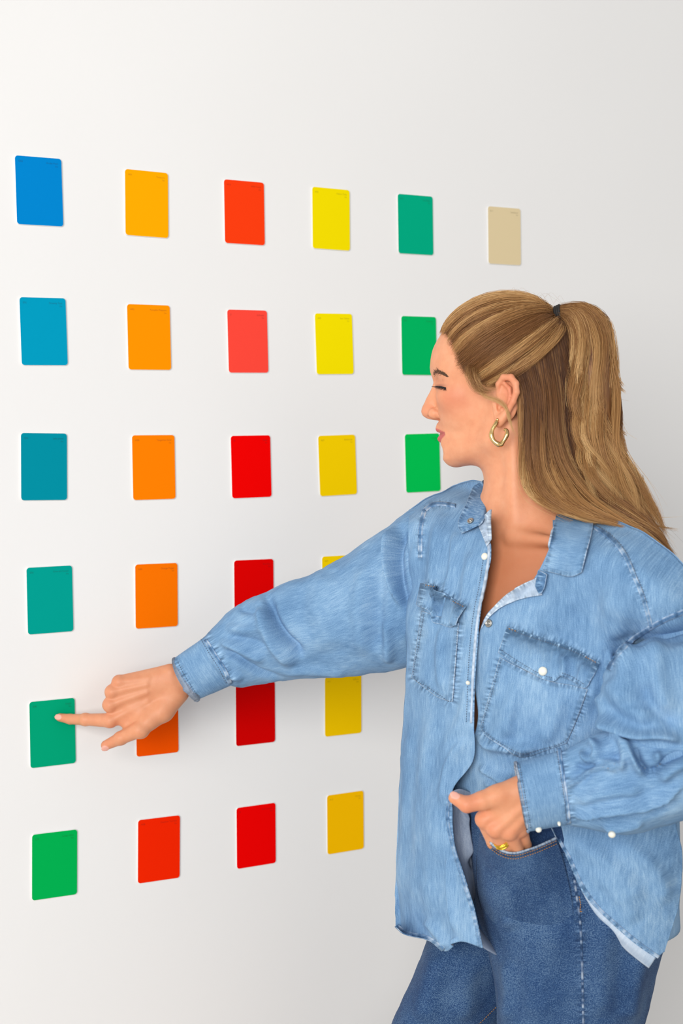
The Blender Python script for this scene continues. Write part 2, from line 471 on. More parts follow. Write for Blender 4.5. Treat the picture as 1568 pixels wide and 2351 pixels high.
# frames -----------------------------------------------------------
TH = math.radians(40)
S_AX = np.array([math.cos(TH), -math.sin(TH), 0.0])      # towards her left shoulder
N_AX = np.array([-math.sin(TH), -math.cos(TH), 0.0])     # out of her chest
Z_AX = np.array([0, 0, 1.0])
TORSO_AXES = np.array([S_AX, N_AX, Z_AX])
HEAD_Y = 1.93
va = math.atan2(1165 - 784, F_PX)
E_R = C_R * math.cos(va) - C_FWD * math.sin(va); E_D = C_R * math.sin(va) + C_FWD * math.cos(va)
PSI = math.radians(14)
H_F = -math.cos(PSI) * E_R + math.sin(PSI) * E_D
H_L = -math.sin(PSI) * E_R - math.cos(PSI) * E_D
H_U = C_U.copy()
H_O = P(1190, 1000, HEAD_Y)
H_R = np.stack([H_F, H_U, H_L], 1)
def HW(F, U, L): return H_O + H_R @ (np.array([F, U, L], float) / 1000.0)
def hl(px, py, L):
    """head-local F,U (mm) of the point seen at a pixel with lateral offset L mm"""
    o = (C_O - H_O) @ H_R; d = RAY(px, py) @ H_R
    t = (L / 1000.0 - o[2]) / d[2]; q = (o + d * t) * 1000
    return q[0], q[1]

mm = 0.001
R_SH = P(985, 1228, 2.03); L_SH = P(1468, 1350, 1.745)
NECK = HW(-16, -118, 0)
CHEST = P(1228, 1480, 1.93)
NOTCH = P(1180, 1228, 1.868)

# -- head, neck and chest -------------------------------------------
hb = Field((-88, -292, -108), (144, 196, 100), 1.5, (H_O, H_R))
hb.R = H_R; _tl = hb.tolocal
hb.tolocal = lambda p: ((np.asarray(p, float) - H_O) @ H_R) * 1000.0
def hs(x): return np.asarray(x)  # mm
A = hb
def both(f):
    for sgn in (1, -1): f(sgn)
A.ell((20, 99, 0), (100, 80, 73))
A.ell((62, 92, 0), (60.5, 44, 58), 14)
A.ell((58, 42, 0), (57, 60, 53), 16)
A.ell((74, -2, 0), (35, 35, 29), 12)
both(lambda g: A.ell((82, 50, 39*g), (22, 16, 17), 16))
both(lambda g: A.cap((90, -24, 9*g), (22, -6, 47*g), 14.5, 13, 16))
both(lambda g: A.cap((22, -6, 47*g), (8, 48, 57*g), 13, 12, 14))
A.ell((91, -25, 0), (14.5, 15, 17), 9)
A.ell((52, -14, 0), (42, 24, 36), 14)
# neck
A.cap((6, 20, 0), (-14, -80, 0), 52, 53, 24)
A.cap((-14, -80, 0), A.tolocal(NECK), 53, 57, 18)
# chest, shoulders
A.ell(CHEST, (165, 120, 190), 30, w=True, axes=TORSO_AXES)
A.cap(NECK, R_SH, 44, 30, 40, w=True); A.cap(NECK, L_SH + [-0.02, 0.035, -0.01], 44, 30, 40, w=True)
nt = A.tolocal(NOTCH)
A.cap((-6, 8, 52), tuple(nt + np.array([-2, 2, 5])), 10, 5, 18)           # neck muscle to the notch
A.cap((-6, 8, -52), tuple(nt + np.array([-2, 2, -5])), 10, 5, 18)
lsh_l, rsh_l = A.tolocal(L_SH), A.tolocal(R_SH)
A.cap(tuple(nt + np.array([-2, -3, 9])), tuple(nt * 0.45 + lsh_l * 0.55 + np.array([6, 26, 18])), 7.5, 7, 14)
A.cap(tuple(nt + np.array([-2, -3, -9])), tuple(nt * 0.45 + rsh_l * 0.55 + np.array([10, 22, 0])), 7.5, 7, 14)
A.cap((34, -50, 0), (26, -92, 0), 11, 12, 12)      # throat
# eyes, brow
both(lambda g: A.ell((124, 69, 34*g), (20, 13.0, 20), 12, op='sub'))
both(lambda g: A.cap((113.5, 85, 9*g), (92, 87, 46*g), 8, 7, 8))
both(lambda g: A.ell((94.5, 64.8, 31.5*g), (15.5, 12.5, 15.5), 3.0))
both(lambda g: A.cap((111, 72.0, 21*g), (93, 71.0, 46*g), 1.0, 1.0, 3.0, op='sub'))   # lid crease
both(lambda g: A.cap((112.5, 61.2, 22*g), (94.5, 60.4, 47*g), 2.4, 1.5, 1.0, op='sub'))   # lid opening
# nose
A.cap((113, 76, 0), (126.5, 36, 0), 7.2, 9.4, 9)
A.ell((128, 33.5, 0), (10, 9.6, 10.5), 6)
both(lambda g: A.ell((117, 29.5, 11.5*g), (9, 7.8, 7.2), 3.0))
A.cap((127, 27, 0), (114, 24, 0), 5.0, 6, 5)
both(lambda g: A.cap((118, 38.5, 14*g), (108, 34, 18*g), 1.6, 1.8, 3.0, op='sub'))
both(lambda g: A.cap((108, 34, 18*g), (106, 24, 17*g), 1.8, 1.8, 3.0, op='sub'))
both(lambda g: A.ell((123.5, 23.5, 7.6*g), (5.4, 4.0, 3.2), 1.8, op='sub'))
# mouth
for g in (1, -1):
    A.cap((109, 8.6, 3*g), (94.5, 3.6, 22.5*g), 6.4, 3.8, 3.5)
    A.cap((107.5, -5.2, 0), (93.5, -0.8, 21.5*g), 6.9, 4.2, 3.5)
A.ell((115, 1.6, 0), (9, 2.3, 11), 1.4, op='sub')
both(lambda g: A.cap((114.5, 1.6, 2*g), (98.5, 1.2, 24*g), 2.2, 1.0, 1.2, op='sub'))
A.ell((112, -14.5, 0), (8, 4.5, 18), 8, op='sub')
# ears
def EF(f): return f - 17.0
def EU(u): return u * 0.92 - 4.0
for g in (1, -1):
    A.ell((EF(14), EU(48), 72.5*g), (15, 27, 5), 5)
    ep = [(27, 56, 73), (26, 70, 76), (18, 79, 79), (7, 78, 82.5), (0, 69, 85), (-1, 57, 85.5), (4, 44, 84), (12, 31, 81), (20, 20, 79)]
    er = [3.0, 3.6, 4.2, 4.4, 4.5, 4.4, 4.2, 4.2, 5.0]
    for i in range(len(ep) - 1):
        a, b = [np.array([EF(e[0]), EU(e[1]), e[2] * g]) for e in (ep[i], ep[i+1])]
        A.cap(a, b, er[i], er[i+1], 1.8)
    ap = [(17, 70, 76.5), (10, 63, 78.5), (8.5, 53, 79.5), (13, 42, 79), (20, 35.5, 78), (27, 36, 77)]
    for i in range(len(ap) - 1):
        a, b = [np.array([EF(e[0]), EU(e[1]), e[2] * g]) for e in (ap[i], ap[i+1])]
        A.cap(a, b, 2.8, 2.8, 2.2)
    A.cap((EF(17), EU(26), 78*g), (EF(25), EU(16), 77*g), 5.5, 5.2, 5)
    A.cap((EF(25), EU(16), 77*g), (EF(30), EU(34), 72*g), 5, 4.5, 5)
    A.ell((EF(30.5), EU(43), 74.5*g), (4.5, 6, 4), 3)
    A.ell((EF(20), EU(47), 80*g), (6.5, 9.5, 6), 3, op='sub')
    A.ell((EF(25), EU(37), 80*g), (2.5, 4.5, 6), 2, op='sub')
# ease the front outline onto the measured profile
PROF_PX = [(1005, 772), (999.3, 785.7), (995.5, 808), (992.6, 829.7), (991.3, 845), (994.5, 862), (996, 879.5), (990, 894.8), (978, 916.8), (969.7, 935), (967.4, 945.5), (970.6, 955), (978.3, 960.8), (986.9, 963.7), (1001.4, 965.4),
 (1002, 973), (1001, 984.7), (1002, 989.5), (1006, 994), (1011.7, 996), (1007, 1000), (1004.5, 1008.6), (1007, 1016.3), (1014.6, 1019.5), (1020, 1026.8), (1021, 1038), (1023, 1048), (1030, 1058), (1036, 1063)]
PROF = np.array([hl(np.array(float(x)), np.array(float(y)), 0.0) for x, y in PROF_PX])
V, F = A.mesh()
V = mesh_smooth(V, F, 1, 0.4)
VC = V.copy()          # feature coordinates, for colouring
fd = smoothstep(-60, -35, V[:, 1]); V[:, 1] += fd * (0.035 * V[:, 1] + 2.2)
ctr = np.abs(V[:, 2]) < 1.6
uu = np.linspace(-36, 142, 180); cur = np.full(180, np.nan)
fc = V[ctr & (V[:, 0] > 60)]
for i, u in enumerate(uu):
    m = np.abs(fc[:, 1] - u) < 1.2
    if m.any(): cur[i] = fc[m, 0].max()
ok = ~np.isnan(cur); cur = np.interp(uu, uu[ok], cur[ok])
o_ = np.argsort(PROF[:, 1]); tgt = np.interp(uu, PROF[o_, 1], PROF[o_, 0])
dlt = tgt - cur; dlt = np.convolve(np.pad(dlt, 1, 'edge'), [0.25, 0.5, 0.25], 'valid')
print('profile correction', np.round(dlt[::12], 1))
wl = np.interp(V[:, 1], [-36, -12, 0, 22, 47, 78, 99, 142], [22, 22, 18, 12, 12, 20, 45, 48])
sh = np.interp(V[:, 1], uu, dlt, left=0, right=0) * np.exp(-(V[:, 2] / wl) ** 2) * smoothstep(45, 92, V[:, 0])
edge = smoothstep(-33, -22, V[:, 1]) * (1 - smoothstep(100, 142, V[:, 1]))
V[:, 0] += sh * edge
HEADV = V.copy()
# skin colouring: lips, cheeks, ears, nose, eye makeup; shade painted into nostrils and mouth
def seg_d(V, a, b):
    a, b = np.array(a, float), np.array(b, float); ba = b - a
    t = np.clip((V - a) @ ba / (ba @ ba), 0, 1); return np.linalg.norm(V - a - t[:, None] * ba, axis=1)
nh = len(V)
lip = np.zeros(nh); blush = np.zeros(nh); red = np.zeros(nh); dark = np.zeros(nh)
for g in (1, -1):
    L_ = VC[:, 2] * g
    s_ = np.clip(L_ / 24, 0, 1)
    hi_ = 11.2 - 7.6 * s_ ** 1.2; lo_ = -10.8 + 9.6 * s_ ** 1.5
    m = smoothstep(-0.8, 0.8, hi_ - VC[:, 1]) * smoothstep(-0.8, 0.8, VC[:, 1] - lo_) * (L_ >= 0) * (L_ < 25.5) * (VC[:, 0] > 86)
    lip = np.maximum(lip, m)
    blush = np.maximum(blush, np.exp(-((VC[:, 0] - 78) / 26) ** 2 - ((VC[:, 1] - 44) / 20) ** 2) * (L_ > 15))
    red = np.maximum(red, np.exp(-((VC[:, 0] + 8) / 14) ** 2 - ((VC[:, 1] - 48) / 26) ** 2) * smoothstep(72, 78, L_) * 0.8)
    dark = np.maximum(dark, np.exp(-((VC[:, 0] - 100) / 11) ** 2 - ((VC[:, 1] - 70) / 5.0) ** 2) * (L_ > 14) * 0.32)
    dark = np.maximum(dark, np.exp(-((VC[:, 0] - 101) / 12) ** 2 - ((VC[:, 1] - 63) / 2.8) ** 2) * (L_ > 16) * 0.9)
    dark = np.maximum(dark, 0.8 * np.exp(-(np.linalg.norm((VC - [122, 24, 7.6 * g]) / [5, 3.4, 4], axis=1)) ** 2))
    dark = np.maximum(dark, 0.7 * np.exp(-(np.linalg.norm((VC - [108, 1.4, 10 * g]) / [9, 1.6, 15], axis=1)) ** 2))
red = np.maximum(red, 0.55 * np.exp(-(np.linalg.norm((VC - [128, 31, 0]) / [12, 10, 14], axis=1)) ** 2))
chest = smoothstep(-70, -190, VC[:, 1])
HEADW = H_O + (V / 1000.0) @ H_R.T
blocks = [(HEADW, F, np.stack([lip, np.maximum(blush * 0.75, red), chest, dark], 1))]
hb.d = None

# -- pointing hand and forearm ---------------------------------------
yw = lambda px, py: float(wall_depth(np.array(px), np.array(py)))
tipY = yw(136, 1647) - (0.0062 + CT + 0.0004) / math.cos(WALL_YAW) - 0.0004
J = {
 'i': [P(253, 1654, 2.150), P(196, 1652, 2.160), P(161, 1651, tipY - 0.0035), P(137, 1647, tipY)],
 'm': [P(253, 1618, 2.147), P(254, 1622, 2.188), P(289, 1632, 2.198), P(306, 1632, 2.180)],
 'r': [P(258, 1588, 2.147), P(263, 1593, 2.184), P(297, 1603, 2.195), P(312, 1602, 2.177)],
 'p': [P(274, 1565, 2.150), P(280, 1568, 2.180), P(308, 1577, 2.190), P(318, 1577, 2.176)],
 't': [P(372, 1632, 2.150), P(318, 1676, 2.134), P(277, 1695, 2.140), P(243, 1711, 2.146)]}
Rr = {'i': [11.2, 9.2, 7.9, 6.3], 'm': [11.0, 9.3, 8.0, 6.6], 'r': [10.6, 8.8, 7.6, 6.3], 'p': [9.8, 7.8, 6.8, 5.8], 't': [15.5, 12.2, 10.2, 7.6]}
WR = {'i': P(400, 1577, 2.158), 'm': P(396, 1566, 2.154), 'r': P(392, 1556, 2.154), 'p': P(388, 1548, 2.157)}
B = Field(P(100, 1775, 2.12) - [0.01, 0.02, 0], P(560, 1440, 2.12) + [0.03, 0.13, 0], 0.0011)
B.lo[1] = 2.095; B.__init__(B.lo, np.array([P(560, 1440, 2.2)[0], 2.235, P(300, 1440, 2.2)[2]]), 0.0011)
B.cap(P(410, 1562, 2.160), P(570, 1480, 2.135), 0.0225, 0.027, 0.0, w=True, flat=((0, 1, 0), 1.28))
for f in 'imrp':
    B.cap(J[f][0], WR[f], Rr[f][0] * mm, 0.0150, 0.010, w=True, flat=((0, 1, 0), 1.1))
B.ell(P(318, 1610, 2.168), (0.040, 0.011, 0.026), 0.012)
for f in 'imrp':
    j, r = J[f], Rr[f]
    B.chain(j, [x * mm for x in r], 0.0026)
    kb = j[0] + np.array([-0.0005, -0.0030, 0.0])
    B.ell(kb, (0.0098, 0.0094, 0.0094), 0.005)
    B.cap(j[0] + np.array([0.002, -0.0085, 0.001]), WR[f] * 0.6 + j[0] * 0.4 + np.array([0, -0.0120, 0]), 0.0022, 0.0012, 0.008, w=True)  # tendon
B.ell(J['i'][1], (0.0098, 0.0096, 0.0098), 0.003)
jt, rt = J['t'], Rr['t']
B.cap(jt[0], jt[1], 0.0150, 0.0122, 0.009, w=True); B.cap(jt[1], jt[2], 0.0122, 0.0100, 0.003, w=True); B.cap(jt[2], jt[3], 0.0100, 0.0076, 0.003, w=True)
B.ell(jt[1] + [0.004, 0, -0.001], (0.0128, 0.012, 0.0125), 0.004); B.ell(jt[2], (0.0108, 0.0104, 0.0104), 0.003)
B.cap(jt[0] + [0.002, 0, 0], P(405, 1592, 2.160), 0.0160, 0.0185, 0.012, w=True)
B.cap(jt[1] * 0.5 + jt[0] * 0.5, J['i'][0] * 0.62 + WR['i'] * 0.38, 0.0095, 0.011, 0.012, w=True)   # web
B.cap(P(292, 1658, 2.152), P(350, 1635, 2.152), 0.0105, 0.014, 0.010, w=True)
B.ell(P(392, 1541, 2.148), (0.008, 0.007, 0.007), 0.008)       # wrist bone
def nail(fld, a, b, side, w_, l_):
    """flat plate let into the last joint; side = out of the nail"""
    ax = (b - a) / np.linalg.norm(b - a); side = side - ax * (side @ ax); side /= np.linalg.norm(side)
    c3 = np.cross(ax, side)
    return ax, side, c3
NAILS = []
def add_nail(fld, a, b, r, side, w_, l_, sink):
    ax, sd, c3 = nail(fld, a, b, np.asarray(side, float), w_, l_)
    c = b + ax * 0.0006 + sd * (r - sink)
    fld.ell(c, (l_, 0.0013, w_), 0.0009, w=True, axes=np.array([ax, sd, c3])); NAILS.append((c, ax, sd, c3, l_, w_))
add_nail(B, J['i'][2], J['i'][3], 0.0066, (-0.25, -1, 0.30), 0.0050, 0.0062, 0.0008)
add_nail(B, jt[2], jt[3], 0.0078, (-0.15, -0.85, -0.65), 0.0056, 0.0066, 0.0008)
V, F = B.mesh(); V = mesh_smooth(V, F, 2, 0.45)
knr = np.zeros(len(V))
for f in 'imrp': knr = np.maximum(knr, 0.5 * np.exp(-(np.linalg.norm(V - J[f][0], axis=1) / 0.012) ** 2))
for f in 'it': knr = np.maximum(knr, 0.6 * np.exp(-(np.linalg.norm(V - J[f][3], axis=1) / 0.014) ** 2))
def nail_mask(V):
    m = np.zeros(len(V))
    for c, ax, sd, c3, l_, w_ in NAILS:
        q = V - c; e = (q @ ax / (l_ * 0.98)) ** 2 + (q @ c3 / (w_ * 0.98)) ** 2
        m = np.maximum(m, smoothstep(1.15, 0.8, e) * (q @ sd > -0.0022))
    return m
z0 = np.zeros(len(V))
blocks.append((V, F, np.stack([-nail_mask(V), knr, np.full(len(V), 0.25), z0], 1)))
HAND_R = V

# -- hand in the pocket and forearm -----------------------------------
NAILS = []
J2 = {
 'i': [P(1112, 1880, 1.698), P(1133, 1932, 1.712), P(1148, 1972, 1.728)],
 'm': [P(1138, 1902, 1.693), P(1158, 1946, 1.711), P(1170, 1986, 1.728)],
 'r': [P(1169, 1908, 1.694), P(1186, 1950, 1.713), P(1194, 1988, 1.730)],
 'p': [P(1194, 1902, 1.704), P(1206, 1940, 1.724), P(1210, 1972, 1.735)]}
R2 = {'i': [10.6, 8.8, 8.0], 'm': [10.6, 9.0, 8.0], 'r': [10.2, 8.6, 7.6], 'p': [9.0, 7.6, 6.8]}
W2 = {'i': P(1222, 1800, 1.688), 'm': P(1230, 1816, 1.684), 'r': P(1236, 1834, 1.686), 'p': P(1240, 1850, 1.692)}
T2 = [P(1190, 1812, 1.690), P(1108, 1838, 1.682), P(1072, 1847, 1.680), P(1043, 1832, 1.684)]
D = Field((P(1000, 1900, 1.68)[0], 1.640, P(1100, 2010, 1.74)[2]), (P(1440, 1900, 1.74)[0], 1.755, P(1200, 1700, 1.66)[2]), 0.0011)
D.cap(P(1235, 1824, 1.690), P(1420, 1795, 1.672), 0.0235, 0.031, 0.0, w=True, flat=((0, 1, 0), 1.2))
for f in 'imrp':
    D.cap(J2[f][0], W2[f], R2[f][0] * mm, 0.0150, 0.010, w=True)
D.ell(P(1170, 1860, 1.702), (0.028, 0.013, 0.028), 0.012)
for f in 'imrp':
    D.chain(J2[f], [x * mm for x in R2[f]], 0.0024)
    D.ell(J2[f][0] + np.array([-0.001, -0.0028, -0.0005]), (0.0094, 0.0094, 0.0092), 0.005)
    D.cap(J2[f][0] + np.array([0.001, -0.0085, 0.001]), W2[f] * 0.7 + J2[f][0] * 0.3 + np.array([0, -0.0125, 0]), 0.0024, 0.0016, 0.006, w=True)
D.cap(T2[0], T2[1], 0.0155, 0.0115, 0.010, w=True); D.cap(T2[1], T2[2], 0.0115, 0.0098, 0.003, w=True); D.cap(T2[2], T2[3], 0.0098, 0.0072, 0.003, w=True)
D.cap(T2[1] * 0.6 + T2[0] * 0.4, J2['i'][0] * 0.6 + W2['i'] * 0.4, 0.009, 0.010, 0.012, w=True)
add_nail(D, T2[2], T2[3], 0.0074, (-0.1, -0.75, 0.75), 0.0052, 0.0066, 0.0008)
V, F = D.mesh(); V = mesh_smooth(V, F, 2, 0.45)
knr = np.zeros(len(V))
for f in 'imrp': knr = np.maximum(knr, 0.75 * np.exp(-(np.linalg.norm(V - J2[f][0], axis=1) / 0.013) ** 2))
knr = np.maximum(knr, 0.7 * np.exp(-(np.linalg.norm(V - T2[2], axis=1) / 0.018) ** 2))
z0 = np.zeros(len(V))
blocks.append((V, F, np.stack([-nail_mask(V), knr, np.full(len(V), 0.1), z0], 1)))

# -- the rest of the body, under the clothes ---------------------------
HIP_C = P(1280, 1960, 1.875)
KNEE_L = np.array([P(1310, 2300, 1.82)[0], 1.82, 0.50]); ANK_L = KNEE_L + [0.03, 0.01, -0.42]
KNEE_R = np.array([P(930, 2300, 1.99)[0] - 0.06, 1.99, 0.50]); ANK_R = KNEE_R + [-0.04, 0.02, -0.42]
G = Field((-0.30, 1.52, 0.0), (0.62, 2.24, 1.50), 0.009)
G.cap(R_SH + [0, 0, -0.02], P(700, 1446, 2.105), 0.040, 0.032, w=True); G.cap(P(700, 1446, 2.105), P(480, 1526, 2.148), 0.031, 0.022, 0.02, w=True)
EL_L = P(1610, 1760, 1.665)
G.cap(L_SH + [-0.025, 0.062, -0.03], EL_L, 0.034, 0.032, 0.02, w=True); G.cap(EL_L, P(1330, 1808, 1.684), 0.034, 0.024, 0.02, w=True)
G.cap(NECK, R_SH, 0.036, 0.030, 0.03, w=True); G.cap(NECK, L_SH + [-0.025, 0.062, -0.03], 0.036, 0.030, 0.03, w=True)
G.ell(CHEST + [0.006, 0.008, -0.02], (0.150, 0.100, 0.20), 0.03, w=True, axes=TORSO_AXES)
G.ell(P(1255, 1750, 1.90), (0.125, 0.085, 0.20), 0.05, w=True, axes=TORSO_AXES)
G.ell(HIP_C, (0.12, 0.10, 0.12), 0.05, w=True)
G.cap(HIP_C + [0.01, -0.045, -0.02], KNEE_L, 0.075, 0.05, 0.03, w=True); G.cap(KNEE_L, ANK_L, 0.048, 0.034, 0.02, w=True)
G.cap(HIP_C + [0.0, 0.070, -0.05], KNEE_R + [0.02,0,0], 0.062, 0.045, 0.03, w=True); G.cap(KNEE_R, ANK_R, 0.048, 0.034, 0.02, w=True)
for a in (ANK_L, ANK_R):
    G.cap(a + [0.02, 0, -0.045], a + [-0.12, -0.01, -0.058], 0.034, 0.022, 0.02, w=True)
V, F = G.mesh()
z0 = np.zeros(len(V)); blocks.append((V, F, np.stack([z0, z0, z0, z0], 1)))

# -- skin --------------------------------------------------------------
t = NT('skin')
at = t.n('ShaderNodeAttribute', attribute_name='skin')       # r lips(+)/nails(-) g flush b chest a eye makeup, painted nostril and mouth shade
sx = t.n('ShaderNodeSeparateColor'); t.l(at.outputs['Color'], sx.inputs[0])
tc = t.n('ShaderNodeTexCoord')
n1 = t.n('ShaderNodeTexNoise', i_Scale=55.0, i_Detail=5.0, i_Roughness=0.6); t.l(tc.outputs['Object'], n1.inputs['Vector'])
n2 = t.n('ShaderNodeTexNoise', i_Scale=900.0, i_Detail=2.0); t.l(tc.outputs['Object'], n2.inputs['Vector'])
c0 = t.ramp(n1.outputs['Fac'], [(0.3, lin((220, 150, 113))), (0.5, lin((225, 157, 119))), (0.7, lin((229, 164, 127)))])
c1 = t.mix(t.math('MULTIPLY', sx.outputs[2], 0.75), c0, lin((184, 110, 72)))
c2 = t.mix(t.math('MULTIPLY', sx.outputs[1], 0.55), c1, lin((208, 108, 82)))
fr = t.n('ShaderNodeTexVoronoi', i_Scale=210.0); t.l(tc.outputs['Object'], fr.inputs['Vector'])
fm = t.ramp(fr.outputs['Distance'], [(0.05, (1, 1, 1)), (0.13, (0, 0, 0))])
fm2 = t.ramp(n1.outputs['Fac'], [(0.58, (0, 0, 0)), (0.7, (1, 1, 1))])
fk = t.mix(1.0, fm, fm2, 'MULTIPLY')
c3 = t.mix(t.math('MULTIPLY', fk, 0.22), c2, lin((150, 88, 60)))
c4 = t.mix(t.math('MAXIMUM', sx.outputs[0], 0.0), c3, lin((196, 96, 92)))
c5 = t.mix(t.math('MAXIMUM', t.math('MULTIPLY', sx.outputs[0], -0.85), 0.0), c4, lin((236, 178, 164)))
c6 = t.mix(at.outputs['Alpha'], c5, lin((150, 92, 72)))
t.base(c6)
t.b.inputs['Roughness'].default_value = 0.46; t.b.inputs['Specular IOR Level'].default_value = 0.35
t.b.inputs['Subsurface Weight'].default_value = 0.18; t.b.inputs['Subsurface Radius'].default_value = (1.0, 0.35, 0.2)
t.b.inputs['Subsurface Scale'].default_value = 0.006
n3 = t.n('ShaderNodeTexNoise', i_Scale=1500.0, i_Detail=3.0); t.l(tc.outputs['Object'], n3.inputs['Vector'])
n4 = t.n('ShaderNodeTexVoronoi', i_Scale=1100.0); t.l(tc.outputs['Object'], n4.inputs['Vector'])
t.bump(t.math('ADD', n3.outputs['Fac'], t.math('MULTIPLY', n4.outputs['Distance'], 0.6)), 0.18, 0.0005)
M_SKIN = t.m
person = empty('person', (0.27, 1.88, 0.0), 'woman in light blue denim shirt and jeans pointing at a green card', 'person')
Vs, Fs, Cs, off = [], [], [], 0
for V, F, c in blocks:
    Vs.append(V); Fs.append(F + off); Cs.append(c); off += len(V)
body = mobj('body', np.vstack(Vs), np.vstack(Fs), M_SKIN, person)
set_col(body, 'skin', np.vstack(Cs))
print('body', len(body.data.vertices))
# ------------------------------------------------------------------ cloth tools
def denim(name, dark, mid, light, warp=(780, 60), grain=0.55, rough=0.85, bump=0.35, fine_s=1000, sp_=0.115):
    t = NT(name)
    at = t.n('ShaderNodeAttribute', attribute_name='cuv')
    def mapped(sx, sy, sz=1.0, rot=0.0):
        m = t.n('ShaderNodeMapping'); m.inputs['Scale'].default_value = (sx, sy, sz); m.inputs['Rotation'].default_value = (0, 0, rot)
        t.l(at.outputs['Vector'], m.inputs['Vector']); return m.outputs[0]
    def noise(v, detail=3.0, rgh=0.6):
        x = t.n('ShaderNodeTexNoise', i_Scale=1.0, i_Detail=detail, i_Roughness=rgh); t.l(v, x.inputs['Vector']); return x.outputs['Fac']
    slub = noise(mapped(warp[0], warp[1]), 3.0)
    slub2 = noise(mapped(warp[0] * 0.3, warp[1] * 0.35), 2.0)
    fine = noise(mapped(fine_s, fine_s), 2.0, 0.7)
    wash = noise(mapped(16, 9), 4.0, 0.6)
    w = t.n('ShaderNodeTexWave', wave_type='BANDS', bands_direction='DIAGONAL', i_Scale=1.0, i_Distortion=0.8); t.l(mapped(330, 330), w.inputs['Vector'])
    v = t.math('ADD', t.math('MULTIPLY', slub, 0.50), t.math('MULTIPLY', slub2, 0.20))
    v = t.math('ADD', v, t.math('MULTIPLY', fine, grain))
    v = t.math('ADD', v, t.math('MULTIPLY', wash, 0.66))
    v = t.math('MULTIPLY', v, 1.0 / (0.50 + 0.20 + grain + 0.66))
    c = t.ramp(v, [(0.5 - sp_, dark), (0.5, mid), (0.5 + sp_, light)])
    aw = t.n('ShaderNodeAttribute', attribute_name='wear')        # >0 faded, <0 deeper blue
    nz = t.n('ShaderNodeTexNoise', i_Scale=1.0, i_Detail=3.0); t.l(mapped(170, 170), nz.inputs['Vector'])
    wv = t.math('MULTIPLY', aw.outputs['Fac'], t.math('ADD', 0.35, t.math('MULTIPLY', nz.outputs['Fac'], 1.3)))
    c = t.mix(t.math('MINIMUM', t.math('MAXIMUM', wv, 0.0), 0.85), c, lin((206, 220, 234)))
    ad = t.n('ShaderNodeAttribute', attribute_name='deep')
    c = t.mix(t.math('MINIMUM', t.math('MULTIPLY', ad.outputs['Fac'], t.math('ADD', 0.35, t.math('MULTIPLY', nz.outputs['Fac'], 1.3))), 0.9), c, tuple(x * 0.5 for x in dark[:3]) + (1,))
    # puckered, rubbed marks across the seams: (along, away, strength)
    sa = t.n('ShaderNodeAttribute', attribute_name='seam'); sx = t.n('ShaderNodeSeparateXYZ'); t.l(sa.outputs['Vector'], sx.inputs[0])
    cb = t.n('ShaderNodeCombineXYZ'); t.l(t.math('MULTIPLY', sx.outputs[0], 260.0), cb.inputs[0]); t.l(t.math('MULTIPLY', sx.outputs[1], 60.0), cb.inputs[1])
    pn = t.n('ShaderNodeTexNoise', i_Scale=1.0, i_Detail=1.0); t.l(cb.outputs[0], pn.inputs['Vector'])
    pv = t.math('MULTIPLY', t.math('MULTIPLY', t.math('SUBTRACT', pn.outputs['Fac'], 0.52), 3.8), sx.outputs[2])
    c = t.mix(t.math('MINIMUM', t.math('MAXIMUM', pv, 0.0), 0.7), c, tuple(min(1, x * 1.35) for x in light[:3]) + (1,))
    c = t.mix(t.math('MINIMUM', t.math('MAXIMUM', t.math('MULTIPLY', pv, -1.0), 0.0), 0.8), c, tuple(x * 0.5 for x in dark[:3]) + (1,))
    t.base(c)
    t.b.inputs['Roughness'].default_value = rough; t.b.inputs['Specular IOR Level'].default_value = 0.15
    t.b.inputs['Sheen Weight'].default_value = 0.03; t.b.inputs['Sheen Roughness'].default_value = 0.6
    h = t.math('ADD', t.math('MULTIPLY', slub, 0.7), t.math('ADD', t.math('MULTIPLY', fine, 0.6), t.math('MULTIPLY', w.outputs['Fac'], 0.25)))
    t.bump(h, bump, 0.0006)
    return t.m
M_DEN = denim('light denim', lin((86, 124, 164)), lin((117, 155, 193)), lin((156, 188, 216)))
M_DENX = denim('cross-cut light denim', lin((86, 124, 164)), lin((115, 153, 191)), lin((154, 186, 214)), warp=(60, 780))
M_DENIN = denim('denim reverse side', lin((112, 126, 150)), lin((134, 147, 168)), lin((156, 168, 186)), warp=(500, 60), bump=0.25)
M_HEMIN = denim('pale turned hem', lin((160, 182, 206)), lin((183, 200, 220)), lin((205, 217, 232)), warp=(300, 60), bump=0.25)
M_SEAM = denim('seam denim', lin((66, 104, 148)), lin((100, 139, 180)), lin((156, 187, 214)), warp=(150, 330), grain=0.3)
M_THREAD = plain('grey blue thread', lin((96, 108, 128)), 0.8)
M_GOLD_THREAD = plain('golden brown thread', lin((176, 128, 72)), 0.8)
M_PEARL = plain('pearl snap', lin((238, 236, 222)), 0.25, 0.0, 0.6)
M_STEEL = plain('snap metal', lin((168, 166, 160)), 0.3, 0.9)
M_STEEL_D = plain('dark snap socket', lin((60, 62, 66)), 0.4, 0.7)

